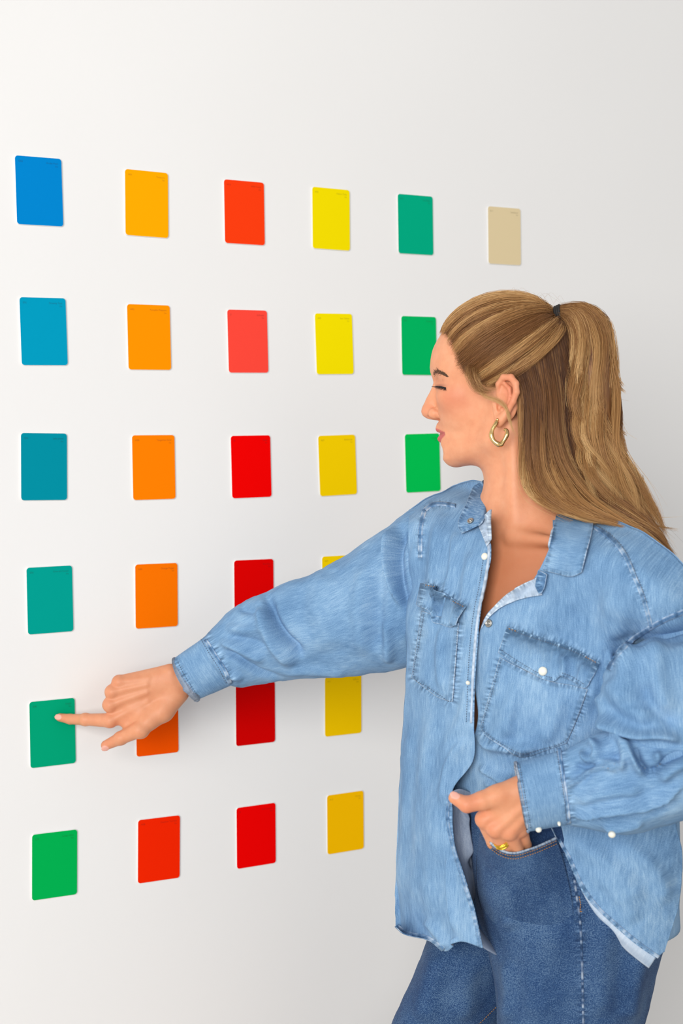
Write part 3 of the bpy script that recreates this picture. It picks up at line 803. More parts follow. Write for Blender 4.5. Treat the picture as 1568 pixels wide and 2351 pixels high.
def arc_uv(G, closed=False):
    du = np.linalg.norm(np.diff(G, axis=1), axis=-1).mean(0); dv = np.linalg.norm(np.diff(G, axis=0), axis=-1).mean(1)
    u = np.concatenate([[0], np.cumsum(du)]); v = np.concatenate([[0], np.cumsum(dv)])
    U, Vv = np.meshgrid(u, v); return np.stack([U, Vv, np.zeros_like(U)], -1)
def fold_disp(px, py, folds):
    d = np.zeros(px.shape)
    for f in folds:
        pts, w, h = f[0], f[1], f[2]; sharp = f[3] if len(f) > 3 else 1.0      # sharp<1: steeper on the right-hand side of the line
        sp_ = spline(pts, 24) if len(pts) > 2 else np.asarray(pts, float)
        r, sd, t = polydist(px, py, sp_)
        ww = np.where(sd > 0, w * sharp, w)
        d += 2.0 * h * np.exp(-(r / ww) ** 2) * smoothstep(0, 0.22, t + 0.02) * smoothstep(0, 0.22, 1.02 - t)
    return d
def cam_normals(G, closed=False):
    n = grid_normals(G, closed)
    v = C_O - G
    return n * np.where((n * v).sum(-1).mean() < 0, -1, 1)
def sheet(name, G, mat, parent, thick=0.0013, closed=False, wear=None, folds=None, rough=0.0, uvrot=False, mat_in=None, outward=None, uv=None, seams=None):
    """solid cloth from a point grid (rows, cols, 3); folds and unevenness displace it before thickening"""
    nr, nc = G.shape[:2]
    n = grid_normals(G, closed)
    if outward is None:
        ref = (G - G.mean(1, keepdims=True)) if closed else (C_O - G)
        mid = (n * ref).sum(-1).mean(); n = n * (-1 if mid < 0 else 1); sgn = -1 if mid < 0 else 1
    else: n = n * outward; sgn = outward
    if folds or rough:
        px, py = PROJ(G)
        dsp = fold_disp(px, py, folds or [])
        if rough: dsp = dsp + rough * (vnoise(G * 22) + 0.5 * vnoise(G * 47 + 9) + 0.2 * vnoise(G * 110 + 3))
        G = G + n * dsp[..., None]
        n = grid_normals(G, closed) * sgn
    uv = arc_uv(G) if uv is None else uv(G)
    if uvrot: uv = uv[..., [1, 0, 2]]
    V = np.vstack([G.reshape(-1, 3), (G - n * thick).reshape(-1, 3)])
    F = grid_faces(nr, nc, closed); N0 = nr * nc
    Fa = F if sgn > 0 else F[:, ::-1]
    Fb = (F[:, ::-1] if sgn > 0 else F) + N0
    rim = []
    idx = np.arange(N0).reshape(nr, nc)
    loops = [idx[0], idx[-1][::-1]] if closed else [np.concatenate([idx[0], idx[1:, -1], idx[-1, -2::-1], idx[-2:0:-1, 0]])]
    for lp in loops:
        a = lp; b = np.roll(lp, -1)
        r = np.stack([a, a + N0, b + N0, b], 1); rim.append(r if sgn > 0 else r[:, ::-1])
    Fall = np.vstack([Fa, Fb] + rim)
    o = mobj(name, V, Fall, mat, parent)
    if mat_in:
        o.data.materials.append(mat_in)
        mi = np.zeros(len(o.data.polygons), np.int32); mi[len(Fa):len(Fa) + len(Fb)] = 1
        if len(mi) == len(Fall): o.data.polygons.foreach_set('material_index', mi)
    uvf = uv.reshape(-1, 3); set_vec(o, 'cuv', np.vstack([uvf, uvf]))
    w = np.zeros((nr, nc)) if wear is None else wear
    set_attr(o, 'wear', np.maximum(np.concatenate([w.ravel(), w.ravel()]), 0)); set_attr(o, 'deep', np.maximum(-np.concatenate([w.ravel(), w.ravel()]), 0))
    if seams:
        px, py = PROJ(G); best = np.full(px.shape, 1e9); al = np.zeros(px.shape)
        for k_, ln_ in enumerate(seams):
            sp_ = spline(ln_, 60) if len(ln_) > 2 else np.asarray(ln_, float)
            r_, sd_, t_ = polydist(px, py, sp_); L_ = np.linalg.norm(np.diff(sp_, axis=0), axis=1).sum()
            m_ = r_ < best; best = np.where(m_, r_, best); al = np.where(m_, t_ * L_ * 0.00058 + k_ * 3.7, al)
        sv = np.stack([al, best * 0.00058, np.exp(-(best / 9.0) ** 2)], -1).reshape(-1, 3)
        set_vec(o, 'seam', np.vstack([sv, sv]))
    return o, G
def densify(rows, nr, nc):
    """rows: list of control rows (same length) -> (nr,nc,d) smooth grid"""
    R = np.array(rows, float)
    A_ = cr_uniform(R, nr); return np.swapaxes(cr_uniform(np.swapaxes(A_, 0, 1), nc), 0, 1)
def tube_grid(stations, nr, nc, expo=2.0):
    """stations: (top px,py, bottom px,py, depth Y, depth half-size) -> closed ring grid"""
    S = cr_uniform(np.array(stations, float), nr)
    top = P(S[:, 0], S[:, 1], S[:, 4]); bot = P(S[:, 2], S[:, 3], S[:, 4])
    c = (top + bot) / 2; h = (top - bot) / 2
    v = C_O - c; v /= np.linalg.norm(v, axis=1, keepdims=True)
    ax = np.gradient(c, axis=0); ax /= np.linalg.norm(ax, axis=1, keepdims=True)
    v = v - ax * (v * ax).sum(1, keepdims=True) * 0.5; v /= np.linalg.norm(v, axis=1, keepdims=True)
    a = np.linspace(0, 2 * np.pi, nc, endpoint=False)
    ca = np.sign(np.cos(a)) * np.abs(np.cos(a)) ** (2 / expo); sa = np.sign(np.sin(a)) * np.abs(np.sin(a)) ** (2 / expo)
    return c[:, None] + ca[None, :, None] * h[:, None] + sa[None, :, None] * (v * S[:, 5:6])[:, None]
def bvh_of(objs):
    Vs, Fs, o = [], [], 0
    for ob in objs:
        me = ob.data; v = np.empty(len(me.vertices) * 3, np.float32); me.vertices.foreach_get('co', v); v = v.reshape(-1, 3)
        Vs.append(v); Fs += [tuple(i + o for i in p.vertices) for p in me.polygons]; o += len(v)
    return BVHTree.FromPolygons(np.vstack(Vs).tolist(), Fs)
def cast(bvh, px, py, lift=0.0, fallbackY=1.8):
    """points on a surface as seen at pixels, lifted along its normal"""
    px = np.atleast_1d(np.asarray(px, float)); py = np.atleast_1d(np.asarray(py, float))
    D_ = RAY(px, py); out = np.zeros((len(px), 3)); nn = np.zeros((len(px), 3)); hit = np.zeros(len(px), bool)
    for i in range(len(px)):
        loc, nor, _, _ = bvh.ray_cast(Vector(C_O), Vector(D_[i]))
        if loc is not None:
            n = np.array(nor); n = -n if n @ D_[i] > 0 else n
            out[i] = np.array(loc); nn[i] = n; hit[i] = True
    if hit.any() and not hit.all():
        ii = np.where(hit)[0]
        for i in np.where(~hit)[0]:
            j = ii[np.argmin(np.abs(ii - i))]; out[i] = P(px[i], py[i], out[j][1]); nn[i] = nn[j]
    elif not hit.any(): out = P(px, py, fallbackY); nn[:] = [0, -1, 0]
    return out + nn * lift, nn, hit
def smooth1(a, k=2):
    for _ in range(k):
        b = a.copy(); b[1:-1] = (a[:-2] + 2 * a[1:-1] + a[2:]) / 4; a = b
    return a
def seam_strip(name, bvh, pts, width_px, parent, mat=None, lift=0.0012, wear=None, n=None, taper=False):
    """flat-felled seam: raised welt that follows the cloth along a pixel line"""
    L = np.linalg.norm(np.diff(np.asarray(pts, float), axis=0), axis=1).sum(); n = n or max(12, int(L / 4))
    c = spline(pts, n); t = np.gradient(c, axis=0); t /= np.linalg.norm(t, axis=1, keepdims=True) + 1e-9
    nv = np.stack([-t[:, 1], t[:, 0]], 1)
    prof = [(-0.5, -0.0008), (-0.46, lift), (-0.2, lift * 1.25), (0.2, lift * 1.25), (0.46, lift), (0.5, -0.0008)]
    rows = []
    for off, lf in prof:
        q = c + nv * (off * width_px)
        p, nn, hit = cast(bvh, q[:, 0], q[:, 1]); p = smooth1(p, 2); nn = smooth1(nn, 3)
        rows.append(p + nn / (np.linalg.norm(nn, axis=1, keepdims=True) + 1e-9) * lf)
    G = np.stack(rows, 1)
    wv = np.tile(np.array([0.25, 0.45, -0.15, -0.15, 0.35, 0.2]), (n, 1)) * (1 if wear is None else wear)
    pk = vnoise(np.stack([np.arange(n) * 0.55, np.zeros(n), np.full(n, L * 0.01)], 1))
    wv = wv + pk[:, None] * 0.7
    o, _ = sheet(name, G, mat or M_SEAM, parent, thick=0.0006, wear=wv)
    return o
def stitches(name, bvh, lines, parent, mat, lift=0.0022, length=3.4, gap=2.2, r=0.00042):
    """rows of short thread stitches along pixel lines, one mesh"""
    parts = []
    for pts in lines:
        L = np.linalg.norm(np.diff(np.asarray(pts, float), axis=0), axis=1).sum(); m = max(2, int(L / (length + gap)))
        c = spline(pts, m * 4 + 1)
        p, nn, hit = cast(bvh, c[:, 0], c[:, 1], 0.0); p = smooth1(p, 1) + nn * lift
        for i in range(m):
            a, b = p[i * 4], p[min(i * 4 + int(round(4 * length / (length + gap))), len(p) - 1)]
            if np.linalg.norm(b - a) > 0.02 or np.linalg.norm(b - a) < 1e-5: continue
            m_ = (a + b) / 2 + nn[i * 4] * 0.0003
            parts.append(tube(np.array([a - nn[i*4] * 0.0006, m_, b - nn[i*4] * 0.0006]), r, 4, caps=False))
    V, F = merge(parts)
    o = mobj(name, V, F, mat, parent); o['kind'] = 'stuff'; return o
def disc(c, n, prof, k=20):
    """lathe: prof = [(radius, height)] about normal n at c"""
    n = np.asarray(n, float); n = n / np.linalg.norm(n); a = np.cross(n, [0, 0, 1.0]); a /= np.linalg.norm(a); b = np.cross(n, a)
    th = np.linspace(0, 2 * np.pi, k, endpoint=False)
    V = np.vstack([c + r * (np.cos(th)[:, None] * a + np.sin(th)[:, None] * b) + h * n for r, h in prof])
    F = [tuple(f) for f in grid_faces(len(prof), k, True)] + [tuple(range(k))[::-1], tuple((len(prof) - 1) * k + j for j in range(k))]
    return V, F

TORSO_UV = lambda G: np.stack([G @ S_AX, G @ Z_AX + 0.12 * (G @ S_AX) ** 2, np.zeros(G.shape[:2])], -1)
# ------------------------------------------------------------------ the shirt body: a loose volume whose front is traced along sight lines
PYT = np.array([1150, 1190, 1230, 1290, 1400, 1550, 1700, 1900, 2250])
ZT = np.array([P(1235, y, 1.9)[2] for y in PYT])
CT_ = np.array([P(x, y, Yc) for x, y, Yc in zip([1228, 1230, 1232, 1234, 1236, 1236, 1237, 1238, 1238], PYT, [1.935, 1.93, 1.925, 1.915, 1.905, 1.90, 1.90, 1.90, 1.90])])
AT = np.array([0.03, 0.075, 0.125, 0.165, 0.192, 0.205, 0.210, 0.213, 0.213]); BT = np.array([0.03, 0.052, 0.072, 0.10, 0.128, 0.140, 0.140, 0.140, 0.140])
SH_A, SH_B = R_SH + np.array([0, 0, 0.004]), L_SH + np.array([0.02, -0.01, 0.01])
def shirt_sdf(p):
    z = p[:, 2]; o = ZT[::-1]
    it = lambda a: np.interp(z, o, a[::-1])
    cx, cy, a, b = it(CT_[:, 0]), it(CT_[:, 1]), it(AT), it(BT)
    rx, ry = p[:, 0] - cx, p[:, 1] - cy
    s = rx * S_AX[0] + ry * S_AX[1]; n = rx * N_AX[0] + ry * N_AX[1]
    k0 = np.sqrt((s / a) ** 2 + (n / b) ** 2); k1 = np.sqrt((s / a ** 2) ** 2 + (n / b ** 2) ** 2)
    d1 = k0 * (k0 - 1) / (k1 + 1e-9)
    d1 = np.maximum(d1, (z - ZT[0]))
    ba = SH_B - SH_A; t = np.clip((p - SH_A) @ ba / (ba @ ba), 0, 1)
    d2 = np.linalg.norm(p - SH_A - t[:, None] * ba, axis=1) - (0.066 + 0.006 * t)
    k = 0.06; h = np.clip(0.5 + 0.5 * (d1 - d2) / k, 0, 1)
    return d1 * (1 - h) + d2 * h - k * h * (1 - h)
def trace(px, py, sdf, y0=1.45, y1=2.25):
    shp = px.shape; px, py = px.ravel(), py.ravel()
    D_ = RAY(px, py); t = y0 / D_[:, 1]; best = np.full(len(px), 1e9); bt = t.copy(); done = np.zeros(len(px), bool)
    for _ in range(70):
        q = C_O + D_ * t[:, None]; d = sdf(q)
        m = (d < best) & ~done; best[m] = d[m]; bt[m] = t[m]
        done |= d < 5e-4
        t = np.where(done, t, t + np.maximum(d, 5e-4) * 0.75)
        t = np.minimum(t, y1 / D_[:, 1])
    return (D_ * bt[:, None])[:, 1].reshape(shp)
def smooth_grid(a, k=6, keep_edge=False):
    for _ in range(k):
        b = np.pad(a, 1, 'edge')
        a = (b[:-2, 1:-1] + b[2:, 1:-1] + b[1:-1, :-2] + b[1:-1, 2:] + 4 * a) / 8
    return a
def panel(rows, nr, nc, dY=None, smooth=10):
    g = densify(rows, nr, nc); px, py = g[..., 0], g[..., 1]
    Y = smooth_grid(trace(px, py, shirt_sdf), smooth)
    if g.shape[-1] > 2: Y = Y + g[..., 2]
    return P(px, py, Y), px, py

shirt = bpy.data.objects.new('denim_shirt', None); link(shirt, person); WORLD_LOC[shirt.name] = (0, 0, 0)
shirt.empty_display_size = 0.05
shirt['label'] = 'oversized light blue denim shirt with pearl snaps'
# (third value: metres behind the traced volume)
RP = [
 [(940, 1172, .05), (985, 1141, .06), (1020, 1127, .06), (1055, 1112, .055), (1085, 1104, .05), (1108, 1108, .04)],
 [(938, 1205, 0), (980, 1192, .008), (1020, 1188, .012), (1058, 1190, .012), (1092, 1202, .010), (1120, 1222, .006)],
 [(936, 1290, 0), (985, 1290, 0), (1025, 1290, 0), (1060, 1290, 0), (1098, 1288, -.002), (1127, 1270, -.002)],
 [(935, 1400, 0), (975, 1400, 0), (1010, 1400, 0), (1042, 1400, -.002), (1074, 1400, -.004), (1104, 1400, -.006)],
 [(931, 1530, 0), (965, 1530, 0), (1000, 1530, 0), (1032, 1530, -.004), (1062, 1530, -.008), (1092, 1530, -.010)],
 [(926, 1660, 0), (960, 1660, 0), (995, 1660, 0), (1028, 1660, -.004), (1060, 1662, -.010), (1088, 1664, -.012)],
 [(921, 1760, 0), (955, 1760, 0), (988, 1760, -.002), (1020, 1758, -.008), (1052, 1752, -.014), (1086, 1745, -.014)],
 [(915, 1850, 0), (940, 1850, 0), (965, 1848, -.004), (990, 1842, -.012), (1015, 1830, -.022), (1043, 1816, -.026)],
 [(911, 1930, 0), (935, 1930, 0), (960, 1930, -.006), (985, 1930, -.016), (1012, 1930, -.028), (1042, 1932, -.034)],
 [(908, 2030, 0), (937, 2032, -.002), (968, 2033, -.008), (1002, 2033, -.018), (1038, 2032, -.030), (1073, 2030, -.036)],
 [(907, 2085, 0), (940, 2098, -.002), (975, 2104, -.008), (1012, 2110, -.018), (1052, 2104, -.032), (1092, 2100, -.036)],
 [(909, 2128, 0), (942, 2148, -.002), (980, 2156, -.008), (1020, 2185, -.018), (1056, 2162, -.036), (1108, 2178, -.036)],
]
folds_r = [
 ([(1012, 1165), (1002, 1250), (992, 1380), (985, 1480)], 15, .0045), ([(1046, 1215), (1040, 1300), (1022, 1400)], 13, .0042, 0.6),
 ([(1085, 1260), (1072, 1340), (1066, 1420)], 12, .0030), ([(958, 1230), (950, 1330), (948, 1500)], 13, .004),
 ([(1000, 1600), (985, 1760), (965, 1980), (955, 2110)], 22, .0045), ([(1045, 1640), (1030, 1740), (1000, 1900), (990, 2130)], 20, .0040),
 ([(945, 1650), (935, 1850), (925, 2080)], 14, .0035), ([(1070, 1690), (1040, 1760), (1022, 1860)], 14, .0040, 0.6),
 ([(1078, 1560), (1065, 1640), (1050, 1700)], 12, .0025), ([(1030, 1960), (1035, 2060), (1048, 2150)], 9, .0035, 0.5),
 ([(975, 2110), (1000, 2135), (1030, 2180)], 10, .004), ([(1044, 2150), (1047, 2190)], 5, .004),
]
EDGE_R = [(1120, 1226), (1126, 1270), (1116, 1340), (1103, 1402), (1095, 1470), (1090, 1540), (1087, 1600), (1085, 1660)]
SEAM_R = [EDGE_R, [(972, 1175), (985, 1164), (1000, 1157), (1024, 1158), (1046, 1162)], [(975, 1172), (968, 1200), (965, 1235), (965, 1280)],
 [(974, 1339), (1008, 1346), (1020, 1362), (1050, 1378), (1073, 1394)], [(970, 1402), (958, 1480), (947, 1556), (980, 1582), (1012, 1604), (1042, 1612), (1050, 1520), (1056, 1430)],
 [(909, 2128), (942, 2148), (980, 2156), (1020, 2185)], [(1041, 1822), (1033, 1850), (1033, 1890), (1041, 1930), (1055, 1980), (1070, 2026), (1086, 2078), (1098, 2125), (1106, 2172)]]
SEAM_L = [[(1358, 1207), (1398, 1233), (1433, 1273), (1459, 1330), (1481, 1387), (1495, 1440)], [(1580, 1400), (1529, 1421), (1494, 1440), (1450, 1470), (1412, 1510), (1398, 1538)],
 [(1167, 1438), (1213, 1453), (1275, 1473), (1328, 1493), (1376, 1521)], [(1148, 1508), (1104, 1668), (1117, 1692), (1161, 1721), (1197, 1737), (1232, 1730), (1302, 1706), (1352, 1582)],
 [(1263, 1898), (1283, 1938), (1303, 1972), (1322, 2016), (1345, 2056), (1372, 2090), (1404, 2119), (1440, 2150), (1476, 2178), (1506, 2199)]]
GR, pxr, pyr = panel(RP, 210, 90)
rp, GR = sheet('right_front', GR, M_DEN, shirt, uv=TORSO_UV, folds=folds_r, rough=0.0022, mat_in=M_DENIN, seams=SEAM_R)
LP = [
 [(1270, 1150, .055), (1330, 1172, .055), (1400, 1192, .05), (1460, 1215, .045), (1520, 1252, .04), (1575, 1302, .03), (1622, 1362, .03)],
 [(1262, 1255, .004), (1320, 1258, .004), (1390, 1272, .004), (1450, 1300, .004), (1500, 1336, .004), (1550, 1382, .004), (1612, 1440, .006)],
 [(1200, 1364, 0), (1270, 1364, 0), (1340, 1370, 0), (1400, 1385, 0), (1450, 1410, 0), (1500, 1446, 0), (1565, 1500, 0)],
 [(1136, 1391, 0), (1215, 1395, 0), (1290, 1402, 0), (1358, 1416, 0), (1412, 1442, 0), (1464, 1474, .002), (1532, 1528, .004)],
 [(1104, 1440, 0), (1180, 1437, 0), (1250, 1440, 0), (1320, 1455, 0), (1380, 1480, 0), (1430, 1510, .004), (1505, 1560, .010)],
 [(1086, 1540, .002), (1160, 1540, 0), (1230, 1545, 0), (1300, 1550, 0), (1360, 1560, 0), (1410, 1580, .006), (1485, 1620, .014)],
 [(1097, 1650, .002), (1155, 1655, 0), (1210, 1660, 0), (1270, 1660, 0), (1330, 1660, .004), (1390, 1660, .010), (1485, 1680, .018)],
 [(1068, 1742, .004), (1122, 1748, 0), (1180, 1755, 0), (1245, 1765, 0), (1320, 1780, .004), (1400, 1790, .010), (1540, 1795, .018)],
 [(1044, 1812, .010), (1125, 1824, .006), (1198, 1838, .008), (1262, 1856, .008), (1340, 1868, .008), (1440, 1876, .008), (1553, 1880, .006)],
 [(1262, 1894, .004), (1308, 1898, .004), (1356, 1902, .004), (1408, 1906, .004), (1460, 1908, .004), (1512, 1910, .004), (1556, 1912, .004)],
 [(1300, 1968, 0), (1342, 1970, 0), (1386, 1972, 0), (1430, 1974, 0), (1474, 1974, 0), (1520, 1972, 0), (1566, 1970, 0)],
 [(1340, 2052, 0), (1376, 2050, 0), (1414, 2048, 0), (1452, 2046, 0), (1490, 2044, 0), (1526, 2040, 0), (1565, 2036, 0)],
 [(1402, 2118, 0), (1428, 2114, 0), (1454, 2110, 0), (1480, 2106, 0), (1506, 2102, 0), (1530, 2098, 0), (1555, 2094, 0)],
 [(1462, 2170, 0), (1476, 2165, 0), (1490, 2160, 0), (1502, 2155, 0), (1514, 2150, 0), (1526, 2146, 0), (1541, 2140, 0)],
 [(1506, 2200, 0), (1510, 2198, 0), (1513, 2196, 0), (1516, 2194, 0), (1519, 2192, 0), (1522, 2190, 0), (1527, 2187, 0)],
]
folds_l = [
 ([(1092, 1690), (1130, 1712), (1185, 1722), (1240, 1716)], 13, .006, 0.6), ([(1100, 1758), (1140, 1782), (1180, 1790)], 10, .0055, 0.6),
 ([(1110, 1800), (1150, 1795), (1180, 1775)], 8, .004), ([(1170, 1600), (1150, 1680), (1120, 1740)], 20, .0035),
 ([(1410, 1330), (1400, 1430), (1370, 1520), (1350, 1640)], 26, .006), ([(1330, 1290), (1300, 1380), (1240, 1450)], 26, .004),
 ([(1400, 1480), (1385, 1560), (1372, 1650)], 13, .006, 0.5), ([(1460, 1330), (1440, 1400), (1420, 1470)], 18, .003),
 ([(1300, 1920), (1400, 1990), (1480, 2080)], 26, .004), ([(1420, 1930), (1500, 2000), (1530, 2080)], 22, .004), ([(1355, 1990), (1420, 2060), (1470, 2120)], 18, .003),
]
GL, pxl, pyl = panel(LP, 230, 110)
lp, GL = sheet('left_front', GL, M_DEN, shirt, uv=TORSO_UV, folds=folds_l, rough=0.0022, mat_in=M_DENIN, seams=SEAM_L)
# back of the shirt: the far side of the same volume
zr = np.linspace(P(1235, 2085, 1.9)[2], P(1235, 1180, 1.9)[2], 90)
th = np.linspace(math.radians(-28), math.radians(208), 90) + math.pi      # round the back, from right side to left side
itz = lambda a: np.interp(zr, ZT[::-1], a[::-1])
cx, cy, a_, b_ = itz(CT_[:, 0]), itz(CT_[:, 1]), itz(AT) - 0.014, itz(BT) - 0.010
GB = np.stack([cx[:, None] + a_[:, None] * np.cos(th) * S_AX[0] + b_[:, None] * np.sin(th) * N_AX[0],
               cy[:, None] + a_[:, None] * np.cos(th) * S_AX[1] + b_[:, None] * np.sin(th) * N_AX[1], np.repeat(zr[:, None], 90, 1)], -1)
wid = np.clip(np.linalg.norm((GB - (SH_A + np.clip(((GB - SH_A) @ (SH_B - SH_A)) / ((SH_B - SH_A) @ (SH_B - SH_A)), 0, 1)[..., None] * (SH_B - SH_A))), axis=-1), 0.02, None)
cc = np.stack([cx, cy, zr], -1)[:, None]
outn = GB - cc; outn[..., 2] = 0
bk, _ = sheet('shirt_back', GB, M_DEN, shirt, rough=0.003, outward=-1, mat_in=M_DENIN)
# shoulder yoke rolling over to the back
def yoke(name, front, back_shift):
    f = np.asarray(front); rows = []
    for t_ in np.linspace(0, 1, 14):
        a = t_ * math.pi * 0.55
        rows.append(f + np.array([0.0, 1.0, 0.0]) * (math.sin(a) * back_shift) + np.array([0.25, 0.2, 0]) * 0 + np.array([0, 0, -1.0]) * ((1 - math.cos(a)) * back_shift * 0.8))
    return sheet(name, np.stack(rows, 0), M_DEN, shirt, mat_in=M_DENIN)
yoke('yoke', GR[0], 0.075)
yoke('yoke', GL[0], 0.085)

# ------------------------------------------------------------------ sleeves
SR = [  # top x,y  bottom x,y  depth  depth half-size
 (462, 1466, 530, 1572, 2.142, .036), (474, 1452, 542, 1576, 2.140, .040), (492, 1434, 562, 1580, 2.136, .046), (520, 1406, 602, 1572, 2.130, .052), (560, 1380, 645, 1563, 2.122, .056),
 (612, 1360, 696, 1557, 2.112, .060), (662, 1336, 738, 1554, 2.102, .062), (716, 1317, 786, 1553, 2.092, .066), (772, 1284, 828, 1549, 2.080, .070), (824, 1251, 866, 1544, 2.068, .075), (874, 1220, 902, 1538, 2.056, .080),
 (912, 1190, 930, 1532, 2.046, .082), (944, 1168, 960, 1520, 2.038, .080), (972, 1160, 985, 1490, 2.032, .072)]
GS = tube_grid(SR, 220, 160, 2.2)
folds_s = [
 ([(612, 1362), (622, 1410), (650, 1462), (700, 1512)], 13, -.010, 0.5), ([(596, 1372), (606, 1425), (632, 1480), (680, 1530)], 14, .008),
 ([(545, 1394), (580, 1402), (612, 1392)], 10, -.004), ([(505, 1490), (540, 1510), (590, 1545), (650, 1560)], 9, -.0055, 0.6), ([(500, 1470), (545, 1488), (610, 1520)], 10, .005),
 ([(490, 1505), (520, 1540), (560, 1562)], 8, .004), ([(515, 1440), (560, 1445), (610, 1440)], 10, .003), ([(520, 1462), (580, 1470), (620, 1490)], 8, -.003),
 ([(905, 1205), (893, 1270), (900, 1340), (925, 1395)], 15, .010, 0.45), ([(928, 1200), (914, 1270), (922, 1345), (945, 1400)], 12, -.008),
 ([(872, 1300), (862, 1390), (866, 1500)], 20, -.006), ([(845, 1290), (830, 1400), (838, 1510)], 24, .005), ([(760, 1310), (740, 1400), (760, 1500)], 40, .004),
 ([(640, 1545), (720, 1540), (800, 1545)], 9, .003), ([(700, 1340), (690, 1400), (720, 1460)], 26, -.003), ([(884, 1420), (890, 1480), (895, 1525)], 12, .005)]
uvS = None
sl, GS = sheet('sleeve', GS, M_DEN, shirt, closed=True, seams=[[(474, 1452), (542, 1576)]], folds=folds_s, rough=0.0026, uvrot=False, mat_in=M_DENIN, outward=None)
CR = [(399, 1513, 453, 1607, 2.150, .0300), (402, 1510, 457, 1606, 2.150, .0312), (430, 1489, 488, 1592, 2.146, .0330), (460, 1467, 524, 1576, 2.142, .0350), (470, 1459, 534, 1572, 2.141, .0355), (478, 1452, 538, 1570, 2.140, .034)]
GC = tube_grid(CR, 60, 120, 2.1)
wc = np.zeros((60, 120)); wc[:3] = 0.55
cuff_r, GC = sheet('cuff', GC, M_DENX, shirt, seams=[[(470, 1459), (534, 1572)], [(400, 1513), (454, 1607)]], thick=0.0024, closed=True, rough=0.0010, wear=wc, mat_in=M_DENIN)
# left sleeve: upper arm, then forearm
yS = float(trace(np.array([1505.]), np.array([1452.]), shirt_sdf)[0])
SLU = [(1424, 1508, 1604, 1404, yS + .064, .046), (1402, 1534, 1626, 1420, yS + .060, .062), (1392, 1560, 1660, 1468, yS + .054, .068), (1388, 1575, 1690, 1530, 1.712, .082), (1386, 1640, 1700, 1640, 1.696, .080), (1396, 1695, 1704, 1725, 1.684, .074), (1424, 1735, 1695, 1780, 1.680, .064), (1466, 1772, 1672, 1815, 1.678, .048)]
GU = tube_grid(SLU, 140, 150, 2.2)
folds_u = [([(1420, 1530), (1470, 1500), (1530, 1470)], 20, .003), ([(1392, 1640), (1420, 1672), (1462, 1690), (1520, 1692), (1568, 1706)], 14, .010, 0.4), ([(1398, 1560), (1440, 1620), (1500, 1655)], 22, .006),
 ([(1450, 1480), (1438, 1550), (1448, 1620)], 22, .006), ([(1510, 1470), (1505, 1560), (1530, 1650)], 26, .005), ([(1388, 1590), (1400, 1640), (1430, 1680)], 12, .006), ([(1475, 1560), (1500, 1620), (1560, 1670)], 16, -.005)]
su, GU = sheet('sleeve', GU, M_DEN, shirt, closed=True, seams=[SEAM_L[1]], folds=folds_u, rough=0.0026, mat_in=M_DENIN)
SLF = [(1279, 1722, 1304, 1893, 1.688, .036), (1292, 1718, 1316, 1896, 1.686, .040), (1314, 1706, 1345, 1903, 1.682, .046), (1345, 1694, 1385, 1913, 1.678, .052), (1392, 1676, 1430, 1916, 1.672, .058),
 (1440, 1664, 1480, 1908, 1.670, .060), (1500, 1664, 1530, 1894, 1.668, .062), (1560, 1668, 1580, 1878, 1.666, .064), (1620, 1676, 1640, 1860, 1.666, .062), (1680, 1700, 1690, 1830, 1.668, .05), (1706, 1740, 1708, 1796, 1.670, .022), (1712, 1764, 1712, 1772, 1.672, .004)]
GF = tube_grid(SLF, 170, 150, 2.2)
folds_f = [([(1302, 1812), (1330, 1790), (1362, 1768), (1392, 1762), (1420, 1774)], 10, .0085, 0.3), ([(1306, 1790), (1345, 1772), (1385, 1745), (1440, 1735)], 12, -.006),
 ([(1304, 1870), (1360, 1864), (1420, 1852), (1480, 1846), (1530, 1828), (1575, 1800)], 12, .0085, 0.35), ([(1320, 1884), (1400, 1880), (1480, 1866), (1560, 1838)], 9, -.006),
 ([(1452, 1712), (1468, 1752), (1492, 1782)], 9, -.012, 0.5), ([(1494, 1782), (1512, 1760), (1540, 1742), (1575, 1728)], 9, -.010, 0.5),
 ([(1432, 1700), (1450, 1740), (1480, 1780)], 10, .009), ([(1502, 1725), (1512, 1745), (1505, 1768)], 10, .006), ([(1510, 1790), (1550, 1762), (1590, 1745)], 12, .007),
 ([(1330, 1722), (1352, 1748), (1400, 1748), (1432, 1768)], 10, .006, 0.5), ([(1395, 1690), (1420, 1704), (1428, 1740), (1424, 1772)], 10, .0085, 0.4), ([(1355, 1700), (1372, 1722), (1366, 1748)], 9, .006),
 ([(1380, 1900), (1420, 1902), (1480, 1890)], 6, .003), ([(1320, 1840), (1400, 1818), (1480, 1812)], 14, .005), ([(1318, 1752), (1340, 1760), (1365, 1752)], 6, -.004)]
sf, GF = sheet('sleeve', GF, M_DEN, shirt, closed=True, seams=[[(1292, 1718), (1316, 1896)]], folds=folds_f, rough=0.0026, mat_in=M_DENIN)
CL = [(1184, 1752, 1213, 1908, 1.690, .0360), (1187, 1750, 1216, 1908, 1.690, .0372), (1225, 1740, 1252, 1902, 1.689, .0385), (1268, 1727, 1294, 1896, 1.688, .0395), (1284, 1721, 1309, 1891, 1.687, .0400), (1292, 1722, 1314, 1888, 1.687, .038)]
GCL = tube_grid(CL, 60, 120, 2.1)
cuff_l, GCL = sheet('cuff', GCL, M_DENX, shirt, seams=[[(1284, 1721), (1309, 1891)], [(1185, 1752), (1214, 1908)]], thick=0.0024, closed=True, rough=0.0010, wear=wc, mat_in=M_DENIN)
